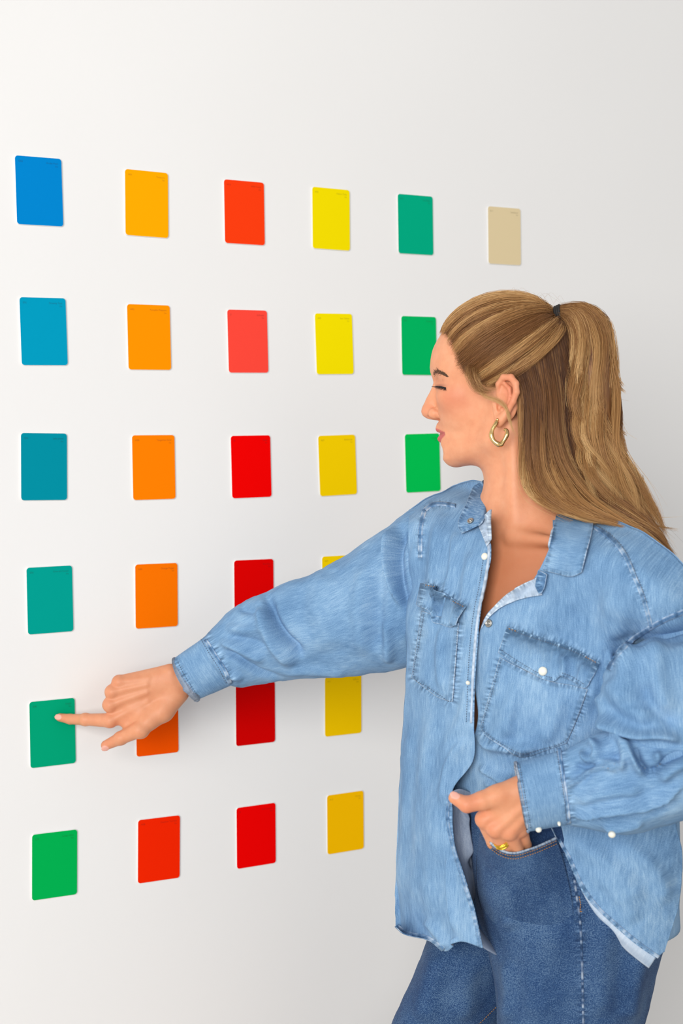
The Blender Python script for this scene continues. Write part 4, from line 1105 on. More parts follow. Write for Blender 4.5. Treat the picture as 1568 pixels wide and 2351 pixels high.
# ------------------------------------------------------------------ jeans
M_JEAN = denim('mid blue jeans denim', lin((28, 54, 94)), lin((47, 78, 120)), lin((92, 119, 150)), warp=(520, 330), grain=1.6, bump=0.45, fine_s=760, sp_=0.075)
M_JEAND = denim('dark jeans denim', lin((26, 48, 84)), lin((38, 64, 104)), lin((60, 88, 124)), warp=(520, 330), grain=1.2, fine_s=760, sp_=0.08)
M_JSEAM = denim('jeans seam denim', lin((24, 48, 86)), lin((46, 76, 118)), lin((96, 122, 152)), warp=(120, 300), grain=0.6)
jeans = bpy.data.objects.new('jeans', None); link(jeans, person); WORLD_LOC[jeans.name] = (0, 0, 0); jeans.empty_display_size = 0.05
jeans['label'] = 'mid blue denim jeans'
LEG = [(1072, 1800, 1490, 1800, 1.868, .112), (1076, 1860, 1515, 1860, 1.866, .120), (1080, 1930, 1530, 1930, 1.862, .125), (1086, 2010, 1536, 2010, 1.858, .128), (1098, 2090, 1532, 2095, 1.854, .128), (1118, 2160, 1524, 2170, 1.850, .126),
 (1134, 2235, 1507, 2235, 1.846, .122), (1140, 2300, 1491, 2300, 1.842, .118), (1143, 2380, 1480, 2380, 1.838, .114), (1150, 2600, 1470, 2600, 1.832, .105), (1160, 3000, 1462, 3000, 1.826, .098), (1172, 3440, 1458, 3440, 1.82, .094)]
GJ = tube_grid(LEG, 240, 170, 2.3)
UVJ = lambda G: np.stack([G[..., 0] * 0.9 + G[..., 1] * 0.9, G[..., 2], np.zeros(G.shape[:2])], -1)
folds_j = [([(1110, 2000), (1150, 2060), (1180, 2140)], 22, .004), ([(1400, 2100), (1380, 2220), (1385, 2340)], 30, .004), ([(1470, 2180), (1450, 2260), (1440, 2351)], 22, .005), ([(1240, 2120), (1230, 2240), (1235, 2351)], 40, .003), ([(1160, 2200), (1170, 2280), (1165, 2351)], 16, .004)]
SIDE = [(1318, 2015), (1324, 2060), (1331, 2110), (1335, 2180), (1337, 2250), (1339, 2351), (1341, 2400)]
pxj, pyj = PROJ(GJ); wj = 0.30 * np.exp(-((pxj - 1235) / 75) ** 2) * smoothstep(2000, 2150, pyj) + 0.2 * np.exp(-((pxj - 1430) / 40) ** 2) * smoothstep(2100, 2250, pyj)
lg, GJ = sheet('trouser_leg', GJ, M_JEAN, jeans, closed=True, folds=folds_j, rough=0.002, seams=[SIDE])
LEG2 = [(1060, 2000, 1250, 2000, 1.955, .095), (1010, 2080, 1245, 2080, 1.965, .100), (976, 2170, 1230, 2170, 1.972, .100), (942, 2252, 1212, 2252, 1.978, .098), (899, 2351, 1182, 2351, 1.985, .096), (850, 2480, 1110, 2480, 1.995, .094), (800, 2700, 1030, 2700, 2.0, .088), (765, 3000, 985, 3000, 2.0, .085), (752, 3200, 965, 3200, 2.0, .085)]
GJ2 = tube_grid(LEG2, 180, 140, 2.2)
lg2, GJ2 = sheet('trouser_leg', GJ2, M_JEAN, jeans, closed=True, folds=[([(1020, 2180), (990, 2260), (970, 2351)], 26, .005), ([(1080, 2200), (1070, 2280), (1060, 2351)], 24, .004)], rough=0.002)
bj = bvh_of([lg])
def baseY(px, py):
    p, nn, h = cast(bj, px, py); return p[:, 1]
edge = [(1104, 1896), (1119, 1929), (1149, 1950), (1179, 1957), (1212, 1949), (1242, 1938), (1278, 1922)]
eY = [1.716, 1.702, 1.6985, 1.6995, 1.706, 1.716, 1.730]
r1 = [(1094, 1975), (1118, 1992), (1150, 2003), (1184, 2006), (1220, 2003), (1258, 1996), (1298, 1985)]
r2 = [(1096, 2050), (1124, 2056), (1158, 2060), (1194, 2062), (1232, 2062), (1270, 2060), (1312, 2056)]
r3 = [(1112, 2120), (1140, 2126), (1172, 2130), (1206, 2132), (1242, 2134), (1280, 2134), (1320, 2132)]
b1, b2, b3 = [baseY(*np.array(r, float).T) for r in (r1, r2, r3)]
w1 = np.array([.2, .75, 1, 1, .85, .5, .0]); eY = np.array(eY)
rows = [np.c_[edge, eY], np.c_[r1, b1 - .004 - .034 * w1], np.c_[r2, b2 - .003 - .014 * w1], np.c_[r3, b3 + .003]]
g = densify(rows, 70, 90); GP = P(g[..., 0], g[..., 1], g[..., 2])
wp = np.zeros((70, 90)); wp[:2] = 0.7; wp[4:6] = -0.4
fp, GP = sheet('front_pocket', GP, M_JEAN, jeans, thick=0.0016, rough=0.0012, wear=wp, seams=[edge])
# the denim seen inside the pocket mouth
yk = [[(1188, 1880), (1225, 1878), (1262, 1876), (1300, 1874)], [(1190, 1925), (1225, 1925), (1262, 1920), (1300, 1915)], [(1190, 1970), (1225, 1968), (1262, 1962), (1300, 1955)]]
yg = densify(yk, 24, 24); pj = baseY(yg[..., 0].ravel(), yg[..., 1].ravel()).reshape(24, 24)
sheet('pocket_lining', P(yg[..., 0], yg[..., 1], smooth_grid(np.minimum(pj, 1.752), 6) - .004), M_JEAND, jeans)
bjp = bvh_of([lg, fp]); bj2 = bvh_of([lg2])
sideseam = [(1318, 2015), (1324, 2060), (1331, 2110), (1335, 2180), (1337, 2250), (1339, 2351), (1341, 2400)]
seam_strip('side_seam', bjp, sideseam, 5, jeans, M_JSEAM, lift=0.0010, wear=0.05)
stitches('pocket_stitching', bjp, [[(x + 1, y + 7) for x, y in edge[1:]], [(x + 2, y + 14) for x, y in edge[1:]]], jeans, M_GOLD_THREAD, lift=0.0010, r=0.0005)
stitches('seam_stitching', bjp, [[(1329, 2058), (1332, 2075), (1331, 2092)], [(1331, 2092), (1336, 2092)]], jeans, M_GOLD_THREAD, lift=0.002, r=0.0006)
stitches('inseam_stitching', bj2, [[(1142, 2308), (1120, 2330), (1096, 2354)]], jeans, M_GOLD_THREAD, lift=0.001, r=0.0005)

# ------------------------------------------------------------------ shirt details
b_sh = bvh_of([rp, lp]); b_all = bvh_of([rp, lp, sl, su, sf, cuff_r, cuff_l]); b_lp = bvh_of([lp]); b_rp = bvh_of([rp]); b_su = bvh_of([su, lp])
b_cr = bvh_of([cuff_r, sl]); b_cl = bvh_of([cuff_l, sf])
def coons(top, bottom, nr, nc, bow_l=0.0, bow_r=0.0):
    a = spline(top, nc); b = spline(bottom, nc); t = np.linspace(0, 1, nr)[:, None, None]
    return a[None] * (1 - t) + b[None] * t
def applique(name, grid_px, bvh, lift, mat, parent, thick=0.0012, edge_wear=0.7, folds=None, smooth=3, dark_top=0.0, uv=None, vb=0.0):
    """cloth piece laid on the garment; the rim tucks down to it"""
    nr, nc = grid_px.shape[:2]
    p, nn, hit = cast(bvh, grid_px[..., 0].ravel(), grid_px[..., 1].ravel())
    p = p.reshape(nr, nc, 3); nn = nn.reshape(nr, nc, 3)
    for _ in range(smooth):
        for arr in (p, nn):
            for k in range(3): arr[..., k] = smooth_grid(arr[..., k], 1)
    if vb:
        vd = C_O - p; vd /= np.linalg.norm(vd, axis=-1, keepdims=True); nn = nn * (1 - vb) + vd * vb
    nn /= np.linalg.norm(nn, axis=-1, keepdims=True) + 1e-9
    lf = np.full((nr, nc), lift) if np.isscalar(lift) else lift
    i = np.arange(nr)[:, None]; j = np.arange(nc)[None]
    ed = np.minimum(np.minimum(i, nr - 1 - i) / nr * 2.2, np.minimum(j, nc - 1 - j) / nc * 2.2)
    pxd = np.minimum(np.minimum(i, nr - 1 - i) + 0 * j, np.minimum(j, nc - 1 - j) + 0 * i)
    G = p + nn * lf[..., None]
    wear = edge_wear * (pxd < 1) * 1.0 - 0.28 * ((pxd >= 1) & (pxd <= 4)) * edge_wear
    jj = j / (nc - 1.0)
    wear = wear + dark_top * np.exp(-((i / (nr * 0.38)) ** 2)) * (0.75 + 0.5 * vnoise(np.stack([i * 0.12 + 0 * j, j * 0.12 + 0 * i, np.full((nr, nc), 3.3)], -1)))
    bl = [grid_px[0], grid_px[-1], grid_px[:, 0], grid_px[:, -1]]
    return sheet(name, G, mat, parent, thick=thick, wear=wear, folds=folds, uv=uv, seams=[b_[:: max(1, len(b_) // 12)] for b_ in bl])
# left chest pocket and flap
pl = coons([(1148, 1508), (1200, 1535), (1260, 1562), (1310, 1572), (1352, 1582)], [(1104, 1668), (1117, 1692), (1161, 1721), (1197, 1737), (1232, 1730), (1302, 1706)], 70, 70)
pk_l, _ = applique('chest_pocket', pl, b_lp, 0.0022, M_DEN, shirt, uv=TORSO_UV, folds=[([(1190, 1560), (1170, 1640), (1160, 1700)], 16, .0025), ([(1290, 1590), (1270, 1660), (1250, 1710)], 18, .0025)])
fl = coons([(1167, 1438), (1213, 1453), (1275, 1473), (1328, 1493), (1376, 1521)], [(1147, 1499), (1166, 1512), (1205, 1536), (1241, 1556), (1270, 1566), (1288, 1553), (1312, 1561), (1343, 1580), (1354, 1574)], 46, 90)
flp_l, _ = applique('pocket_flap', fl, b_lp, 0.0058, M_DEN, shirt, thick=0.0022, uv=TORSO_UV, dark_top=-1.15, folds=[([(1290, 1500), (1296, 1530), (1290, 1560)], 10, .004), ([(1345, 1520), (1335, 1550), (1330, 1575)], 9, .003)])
# right chest pocket and flap
pr = coons([(970, 1402), (1000, 1412), (1030, 1420), (1056, 1430)], [(947, 1556), (980, 1582), (1012, 1604), (1042, 1612)], 60, 44)
pk_r, _ = applique('chest_pocket', pr, b_rp, 0.0022, M_DEN, shirt, uv=TORSO_UV, folds=[([(1020, 1430), (1010, 1500), (1015, 1590)], 9, .003)])
fr_ = coons([(974, 1339), (1008, 1346), (1020, 1362), (1050, 1378), (1073, 1394)], [(963, 1391), (990, 1407), (996, 1428), (1018, 1434), (1040, 1442), (1058, 1436)], 40, 56)
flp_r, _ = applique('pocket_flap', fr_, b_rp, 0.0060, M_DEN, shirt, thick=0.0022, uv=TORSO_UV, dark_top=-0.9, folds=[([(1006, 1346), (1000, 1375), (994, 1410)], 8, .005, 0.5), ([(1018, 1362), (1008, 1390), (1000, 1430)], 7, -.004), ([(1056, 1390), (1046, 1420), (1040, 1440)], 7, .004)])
b_fl = bvh_of([flp_l, flp_r, pk_l, pk_r, lp, rp])
stitches('pocket_stitching', b_fl, [[(1170, 1446), (1213, 1461), (1275, 1481), (1328, 1501), (1371, 1526)], [(1152, 1493), (1168, 1504), (1206, 1528), (1242, 1548), (1270, 1557)], [(1290, 1545), (1312, 1553), (1342, 1571)],
 [(1151, 1515), (1130, 1590), (1109, 1666), (1121, 1687), (1163, 1715), (1198, 1730), (1231, 1723), (1297, 1701), (1328, 1645), (1348, 1588)],
 [(976, 1346), (1006, 1353)], [(1020, 1368), (1050, 1385), (1070, 1399)], [(974, 1410), (962, 1480), (951, 1553), (982, 1577), (1013, 1598), (1038, 1606), (1046, 1520), (1051, 1440)]], shirt, M_THREAD, lift=0.0008, r=0.00035)
stitches('flap_stitching', b_fl, [[(1168, 1443), (1188, 1450)], [(1345, 1508), (1370, 1522)], [(977, 1343), (1000, 1348)], [(1040, 1380), (1066, 1394)]], shirt, M_GOLD_THREAD, lift=0.0009, r=0.00045)
# collar
def collar(name, rows, lifts, nr, nc, bvh, mat=M_SEAM, folds=None):
    g = densify(rows, nr, nc)
    lf = np.interp(np.linspace(0, 1, nr), np.linspace(0, 1, len(lifts)), lifts)[:, None] * np.ones((1, nc))
    return applique(name, g, bvh, lf, mat, shirt, thick=0.0024, smooth=14, folds=folds, uv=lambda G: arc_uv(G), vb=0.75)
cl_l, _ = collar('collar', [[(1282, 1150), (1308, 1158), (1338, 1170), (1366, 1186)], [(1272, 1200), (1300, 1206), (1331, 1214), (1362, 1222)], [(1260, 1262), (1291, 1268), (1322, 1272), (1350, 1270)], [(1244, 1311), (1282, 1321), (1312, 1327), (1337, 1317)]], [.002, .010, .011, .007], 60, 44, b_lp, M_DENX)
cl_r, _ = collar('collar', [[(1096, 1114), (1106, 1107), (1116, 1100)], [(1082, 1136), (1105, 1133), (1127, 1132)], [(1067, 1170), (1096, 1172), (1127, 1174)], [(1052, 1203), (1078, 1211), (1108, 1205)], [(1060, 1229), (1075, 1222), (1094, 1213)]], [.016, .020, .018, .012, .008], 54, 30, b_rp, M_SEAM)
# inner facing of the neckline, turned out
fc_l = coons([(1240, 1322), (1205, 1338), (1165, 1362), (1130, 1398), (1108, 1436)], [(1250, 1368), (1215, 1374), (1165, 1390), (1130, 1416), (1104, 1446)], 14, 60)
applique('neck_facing', fc_l, b_lp, 0.0045, M_HEMIN, shirt, thick=0.0016, smooth=6, edge_wear=0.5)
tab = coons([(1243, 1308), (1254, 1312), (1264, 1318)], [(1237, 1345), (1246, 1367), (1257, 1350)], 18, 18)
applique('collar_stand', tab, b_lp, 0.0090, M_SEAM, shirt, thick=0.002, smooth=6)
fc_r = coons([(1127, 1172), (1125, 1205), (1126, 1250)], [(1098, 1206), (1104, 1222), (1122, 1258)], 16, 40)
applique('neck_facing', fc_r, b_rp, 0.0040, M_HEMIN, shirt, thick=0.0012, smooth=6, edge_wear=0.3)
# seams
b_edge = b_rp
seam_strip('placket', b_rp, [(x - 3, y) for x, y in EDGE_R], 5, shirt, M_HEMIN, lift=0.0014, wear=0.9)
seam_strip('yoke_seam', b_rp, [(972, 1175), (985, 1164), (1000, 1157), (1024, 1158), (1046, 1162)], 9, shirt)
seam_strip('armhole_seam', b_rp, [(975, 1172), (968, 1200), (965, 1235), (965, 1280)], 10, shirt)
seam_strip('yoke_seam', b_su, [(1358, 1207), (1398, 1233), (1433, 1273), (1459, 1330), (1481, 1387), (1495, 1440)], 10, shirt)
seam_strip('armhole_seam', bvh_of([su, lp]), [(1580, 1400), (1529, 1421), (1494, 1440), (1450, 1470), (1412, 1510), (1398, 1538)], 12, shirt)
seam_strip('cuff_seam', b_cr, [(473, 1470), (484, 1486), (500, 1512), (518, 1542), (530, 1568)], 8, shirt, lift=0.0020)
seam_strip('cuff_seam', b_cl, [(1284, 1722), (1290, 1760), (1297, 1810), (1303, 1850), (1307, 1888)], 9, shirt, lift=0.0020)
seam_strip('hem', b_rp, [(911, 2124), (926, 2138), (945, 2145), (980, 2152), (1002, 2166), (1018, 2181)], 9, shirt, lift=0.0012, wear=0.5)
HEM_R = [(1041, 1822), (1033, 1850), (1033, 1890), (1041, 1930), (1055, 1980), (1070, 2026), (1086, 2078), (1098, 2125), (1106, 2172)]
seam_strip('front_hem', b_rp, [(x - 4, y) for x, y in HEM_R], 7, shirt, lift=0.0014, wear=0.6)
HEM_L = [(1263, 1898), (1283, 1938), (1303, 1972), (1322, 2016), (1345, 2056), (1372, 2090), (1404, 2119), (1440, 2150), (1476, 2178), (1506, 2199)]
seam_strip('tail_hem', b_lp, [(x + 5, y - 2) for x, y in HEM_L], 8, shirt, lift=0.0014, wear=0.6)
stitches('seam_stitching', b_all, [[(x - 14, y) for x, y in EDGE_R[1:]], [(1362, 1203), (1402, 1228), (1438, 1269), (1464, 1327), (1486, 1384)], [(1352, 1214), (1346, 1262), (1330, 1311), (1310, 1319), (1283, 1314), (1250, 1305)],
 [(409, 1521), (425, 1552), (445, 1584), (459, 1603)], [(1193, 1756), (1199, 1790), (1208, 1840), (1219, 1903)], [(462, 1468), (480, 1498), (500, 1530), (522, 1570)], [(1279, 1726), (1287, 1780), (1295, 1830), (1301, 1886)]], shirt, M_THREAD, lift=0.0012, r=0.0004)
# turned-up paler hem along the tail
top = spline(np.array(HEM_L[3:], float), 24); off = np.interp(np.linspace(0, 1, len(top)), [0, .35, .75, 1], [1, 14, 27, 29])
tg = np.diff(top, axis=0, append=top[-1:] + (top[-1] - top[-2])); tg /= np.linalg.norm(tg, axis=1, keepdims=True); nv_ = np.stack([-tg[:, 1], tg[:, 0]], 1)
bot = top + nv_ * off[:, None]
hy = trace(top[:, 0], top[:, 1], shirt_sdf)
hm = np.stack([np.c_[top + nv_ * -2, hy + .001], np.c_[(top + bot) / 2, hy + .003], np.c_[bot, hy + .012]], 0)
g = densify(hm, 16, 80)
wh = np.zeros((16, 80)); wh[-2:] = .6
sheet('turned_hem', P(g[..., 0], g[..., 1], g[..., 2]), M_HEMIN, shirt, thick=0.0016, wear=wh, rough=0.0008)
# reverse side of the front seen past the open edge
inn = [[(1040, 1816, 0), (1058, 1812, .004), (1080, 1820, .012), (1108, 1832, .02)], [(1036, 1870, .01), (1060, 1868, .018), (1085, 1872, .03), (1112, 1890, .036)], [(1044, 1940, .012), (1064, 1942, .02), (1084, 1945, .034), (1102, 1955, .042)],
 [(1068, 2020, .012), (1078, 2022, .02), (1088, 2024, .034), (1096, 2030, .044)], [(1090, 2100, .010), (1090, 2102, .018), (1090, 2104, .03), (1090, 2106, .040)], [(1104, 2172, .008), (1118, 2180, .010), (1134, 2188, .014), (1150, 2196, .02)]]
g = densify(inn, 80, 40)
eY = trace(np.interp(g[:, 0, 1], *np.array([(y, x) for x, y in HEM_R]).T), g[:, 0, 1], shirt_sdf) - 0.030
sheet('front_lining', P(g[..., 0], g[..., 1], eY[:, None] + g[..., 2] + 0.004), M_DENIN, shirt, folds=[([(1068, 1850), (1062, 1900), (1072, 1980)], 8, .006, 0.5), ([(1090, 1860), (1082, 1920), (1088, 2000)], 7, -.004)], rough=0.001)
# snaps
def snap(name, px, py, r, bvh, kind, parent=shirt, lift=0.0012):
    p, nn, h = cast(bvh, [px], [py], lift); c, n = p[0], nn[0]
    if kind == 'pearl':
        V, F = disc(c, n, [(r * 1.04, -.002), (r * 1.06, .0008), (r, .0014), (r * .92, .0020), (r * .7, .0030), (r * .35, .0036), (r * .05, .0038)]); return mobj(name, V, F, M_PEARL, parent)
    V, F = disc(c, n, [(r, -.002), (r, .0010), (r * .9, .0016), (r * .62, .0016), (r * .5, .0006), (r * .34, .0004), (r * .3, .0020), (r * .12, .0024)])
    o = mobj(name, V, F, M_STEEL, parent); return o
b_de = bvh_of([rp, lp, flp_l, flp_r, cl_l, cl_r, cuff_l, sf, pk_l, pk_r])
for px, py, r in ((1114, 1278, .0046), (1247, 1541, .0054), (1076, 1569, .0026), (1236, 1902, .0036), (1405, 1914, .0042), (1283, 1888, .0020)): snap('pearl_snap', px, py, r, b_de, 'pearl')
for px, py, r in ((1081, 1197, .0046), (1123, 1431, .0054), (1249, 1328, .0044), (1189, 1352, .0040)): snap('metal_snap', px, py, r, b_de, 'metal', lift=0.0062 if py in (1328, 1352) else 0.0012)

# ------------------------------------------------------------------ jewellery
M_GOLD = plain('polished gold', lin((226, 190, 130)), 0.2, 1.0)
M_GOLDY = plain('yellow gold', lin((236, 190, 70)), 0.2, 1.0)
def ear_pt(px, py, L):
    f, u = hl(np.array(px, float), np.array(py, float), L); return HW(float(f), float(u), L)
ep_ = [(1141, 967, 86), (1137, 975, 88), (1131, 985, 90), (1128, 998, 91), (1132, 1010, 91), (1141, 1018, 90), (1149, 1021, 88), (1154, 1015, 87), (1160, 1006, 86), (1164, 996, 85), (1163, 988, 84), (1158, 986, 83)]
c = np.array([ear_pt(x, y, l) for x, y, l in ep_]); c = spline(c, 70)
tt = np.linspace(0, 1, 70); rad = 0.0029 * (0.85 + 0.3 * np.sin(tt * 3.14)) * (1 + 0.10 * np.sin(tt * 24))
V, F = tube(c, rad, 14); e1 = mobj('earring', V, F, M_GOLD, person); e1['label'] = 'chunky gold hoop earring'
c0_ = ear_pt(1142, 964, 84)
V, F = disc(c0_, H_L, [(.0022, -.004), (.0023, 0), (.0019, .0014), (.0008, .002)], 14); mobj('stud', V, F, M_GOLD, e1)
def finger_ring(name, a, b, t_, r, coils, mat, label):
    c = a * (1 - t_) + b * t_; ax = (b - a) / np.linalg.norm(b - a); u = np.cross(ax, [0, 1.0, 0]); u /= np.linalg.norm(u); v = np.cross(ax, u)
    th_ = np.linspace(0, 2 * np.pi * coils, 40 * coils); z = np.linspace(-.5, .5, len(th_)) * 0.0019 * max(coils - 1, 0.01)
    pth = c + r * (np.cos(th_)[:, None] * u + np.sin(th_)[:, None] * v) + z[:, None] * ax + 0.0004 * np.sin(th_ * 3.3)[:, None] * ax
    V, F = tube(pth, 0.0010, 8); o = mobj(name, V, F, mat, person); o['label'] = label; return o
finger_ring('finger_ring', J2['m'][0], J2['m'][1], 0.66, 0.0104, 5, M_GOLDY, 'yellow gold coiled ring on the pocketed hand')
finger_ring('finger_ring', J['m'][0], J['m'][1], 0.42, 0.0110, 1, M_GOLDY, 'thin gold ring on the pointing hand')
# ------------------------------------------------------------------ hair
t = NT('blonde hair strands')
at = t.n('ShaderNodeAttribute', attribute_name='tint')
t.base(at.outputs['Color'])
t.b.inputs['Roughness'].default_value = 0.38; t.b.inputs['Specular IOR Level'].default_value = 0.45
t.b.inputs['Coat Weight'].default_value = 0.0
M_HAIR = t.m
t = NT('hair under-layer')
tc = t.n('ShaderNodeTexCoord'); nz = t.n('ShaderNodeTexNoise', i_Scale=1.0, i_Detail=4.0)
mp = t.n('ShaderNodeMapping'); mp.inputs['Scale'].default_value = (260, 260, 14); t.l(tc.outputs['Object'], mp.inputs['Vector']); t.l(mp.outputs[0], nz.inputs['Vector'])
t.base(t.ramp(nz.outputs['Fac'], [(0.3, lin((84, 50, 26))), (0.55, lin((128, 84, 46))), (0.75, lin((165, 118, 70)))]))
t.b.inputs['Roughness'].default_value = 0.5
M_UNDER = t.m

EC, ER = np.array([19., 103., 0.]), np.array([103., 86., 77.])       # scalp ellipsoid, head-local mm
def scalp(q, lift=0.0):
    """push head-local points out (radially) to the scalp surface + lift mm"""
    d = q - EC; k = np.linalg.norm(d / ER, axis=-1, keepdims=True)
    return EC + d / k * (1 + lift / 90.0)
def px_scalp(px, py, lift=0.0):
    """head-local point of the scalp seen at a pixel (nearest approach if outside)"""
    px = np.atleast_1d(np.asarray(px, float)); py = np.atleast_1d(np.asarray(py, float))
    o = ((C_O - H_O) @ H_R) * 1000; d = RAY(px, py) @ H_R
    E_ = ER * (1 + lift / 90.0)
    oo = (o - EC) / E_; dd = d / E_
    a = (dd ** 2).sum(-1); b = dd @ oo; c = oo @ oo - 1
    disc_ = b * b - a * c
    tt = (-b - np.sqrt(np.maximum(disc_, 0))) / a
    return o + d * tt[:, None]
def HWv(q): return H_O + (np.asarray(q) / 1000.0) @ H_R.T

BASE = np.array([lin((80, 47, 25))[:3], lin((136, 91, 52))[:3], lin((190, 142, 88))[:3], lin((226, 186, 130))[:3]])
def tint(v):
    """0 dark brown .. 1 pale gold"""
    v = np.clip(v, 0, 0.999) * 3; i = v.astype(int); f = (v - i)[..., None]
    return BASE[i] * (1 - f) + BASE[i + 1] * f
STR_V, STR_F, STR_C, STR_N = [], [], [], [0]
def add_strands(W, rad, col):
    """W (n,m,3) world paths; rad (n,m) or scalar; col (n,m) tint value -> three-sided strands"""
    n, m = W.shape[:2]
    T = np.gradient(W, axis=1); T /= np.linalg.norm(T, axis=-1, keepdims=True) + 1e-12
    ref = C_O - W; ref /= np.linalg.norm(ref, axis=-1, keepdims=True)
    N = np.cross(T, ref); N /= np.linalg.norm(N, axis=-1, keepdims=True) + 1e-9; B_ = np.cross(N, T)
    rad = np.broadcast_to(np.asarray(rad, float), (n, m))
    taper = np.interp(np.linspace(0, 1, m), [0, .10, .75, 1], [.3, 1, 1, .25])
    r = (rad * taper)[..., None, None]
    a = np.array([0.5, 2.594, 4.689])
    V = W[:, :, None] + r * (np.cos(a)[None, None, :, None] * N[:, :, None] + np.sin(a)[None, None, :, None] * B_[:, :, None])
    base = np.arange(n)[:, None, None] * (m * 3) + np.arange(m - 1)[None, :, None] * 3 + np.arange(3)[None, None]
    nxt = np.arange(n)[:, None, None] * (m * 3) + np.arange(m - 1)[None, :, None] * 3 + (np.arange(3)[None, None] + 1) % 3
    F = np.stack([base, nxt, nxt + 3, base + 3], -1).reshape(-1, 4)
    STR_F.append(F + STR_N[0]); STR_N[0] += n * m * 3
    STR_V.append(V.reshape(-1, 3)); STR_C.append(np.repeat(tint(col).reshape(-1, 3), 3, 0))
def flush(name, parent, label=None):
    V = np.vstack(STR_V); F = np.vstack(STR_F); Cc = np.vstack(STR_C)
    o = mobj(name, V, F, M_HAIR, parent); set_col(o, 'tint', np.c_[Cc, np.ones(len(Cc))])
    o['kind'] = 'stuff'
    if label: o['label'] = label
    STR_V.clear(); STR_F.clear(); STR_C.clear(); STR_N[0] = 0
    return o

# the close layer under the strands: cap over the skull, cut at the hairline
hc = Field((-95, -20, -90), (130, 200, 90), 3.0)
hc.ell(EC, ER * 0.992)
V, F = hc.mesh()
HL = np.array([hl(np.array(float(x)), np.array(float(y)), L) for x, y, L in ((1006, 768, 0), (1016, 762, 25), (1040, 782, 45), (1050, 812, 58), (1062, 846, 64), (1084, 872, 68), (1112, 890, 70), (1146, 878, 72), (1168, 862, 74), (1190, 868, 74), (1200, 900, 72), (1206, 960, 66))])
hp = np.vstack([HL, [(-60, -60), (-120, -60), (-120, 240), (150, 240), (150, HL[0, 1])]])
inside_h = inside_poly(V[:, 0], V[:, 1], hp)
keep = inside_h[F].all(1); F = F[keep]
used = np.unique(F); mp_ = np.full(len(V), -1); mp_[used] = np.arange(len(used))
hair = mobj('hair', HWv(V[used]), mp_[F], M_UNDER, person); hair['label'] = 'long honey blonde hair, half tied up in a ponytail'

TIE = np.array(list(hl(np.array(1283.), np.array(722.), 6.0)) + [6.0], float)
nA = 3900
# --- swept-back hair: roots along the hairline and over the top, gathered at the tie
hlp = [(1007, 770, 0), (1012, 762, 12), (1022, 764, 30), (1042, 785, 47), (1052, 815, 59), (1066, 848, 65), (1088, 872, 69), (1115, 888, 71), (1140, 885, 73), (1152, 868, 74), (1172, 856, 75)]
hr = np.array([list(hl(np.array(float(x)), np.array(float(y)), L)) + [L] for x, y, L in hlp]); hr = spline(hr, 200)
side = np.where(rng.random(nA) < 0.70, 1.0, -1.0)
ui = np.clip(rng.random(nA) ** 0.9 + rng.normal(0, 0.01, nA), 0, 1)
root = hr[(ui * 199).astype(int)].copy()
root += rng.normal(0, 1.6, root.shape)
adv = np.where(rng.random(nA) < 0.6, 0.05 * np.abs(rng.normal(0, 1, nA)), rng.random(nA) * 0.8)       # some start further back
m = 16; ts = np.linspace(0, 1, m)
tie = TIE + np.stack([rng.normal(0, 2.2, nA), rng.normal(0, 3.0, nA), rng.normal(0, 3.0, nA)], 1)
tie[:, 1] += (0.5 - ui) * 7
cl = (ui * 26).astype(int) + (side > 0) * 40; clr = rng.random(100); clp = rng.random(100) * 6.28
root[:, 2] *= side
s_ = adv[:, None] + (1 - adv[:, None]) * ts[None]
q = root[:, None] * (1 - s_[..., None]) + tie[:, None] * s_[..., None]
sag = np.sin(np.pi * s_) * (ui[:, None] * 10.0)       # lower strands dip before they rise
q[..., 1] -= sag * 0.75
lift = 0.2 + 7.5 * np.sin(np.pi * np.clip(s_, 0, 1)) ** 0.8 * (0.35 + 0.65 * rng.random(nA)[:, None]) + 1.6 * np.sin(s_ * 5 + clp[cl][:, None]) * clr[cl][:, None]
lift = lift + 3.5 * np.clip(np.sin(ui * 55)[:, None], -0.4, 1) * np.sin(np.pi * s_)
qs = scalp(q, lift[..., None])
wt = smoothstep(0.72, 1.0, s_)[..., None]
q = qs * (1 - wt) + (q) * wt
q += rng.normal(0, 0.5, (nA, 1, 3)) + 0.7 * np.stack([np.sin(s_ * 6 + rng.random((nA, 1)) * 6)] * 3, -1) * rng.normal(0, 1, (nA, 1, 3))
stripe = 0.5 + 0.5 * np.sin(ui * 40 + 1.0 + 2.2 * np.sin(ui * 17))
cv = 0.18 + 0.56 * stripe + 0.20 * (rng.random(nA) - 0.5) - 0.12 * (ui < 0.12) + 0.05
cv = cv[:, None] + 0.10 * np.sin(np.pi * s_) - 0.22 * smoothstep(0.8, 1, s_) - 0.03 * (1 - smoothstep(0, .15, s_))
add_strands(HWv(q), 0.00018 * (0.7 + 0.7 * rng.random((nA, 1))), cv)
# baby hairs along the temple
nb = 420; u2 = rng.random(nb)
r0 = hr[(u2 * 150 + 20).astype(int)] + rng.normal(0, 1.5, (nb, 3))
d0 = np.stack([-6 - 10 * rng.random(nb), rng.normal(1, 4, nb), rng.normal(1, 2, nb)], 1)
q = r0[:, None] + d0[:, None] * np.linspace(-0.5, 1.6, 8)[None, :, None]
q[..., 2] = np.abs(q[..., 2]); q = scalp(q, 0.3) * 0.6 + q * 0.4
add_strands(HWv(q), 0.00007, np.full((nb, 8), 0.62))
flush('swept_back_hair', hair)

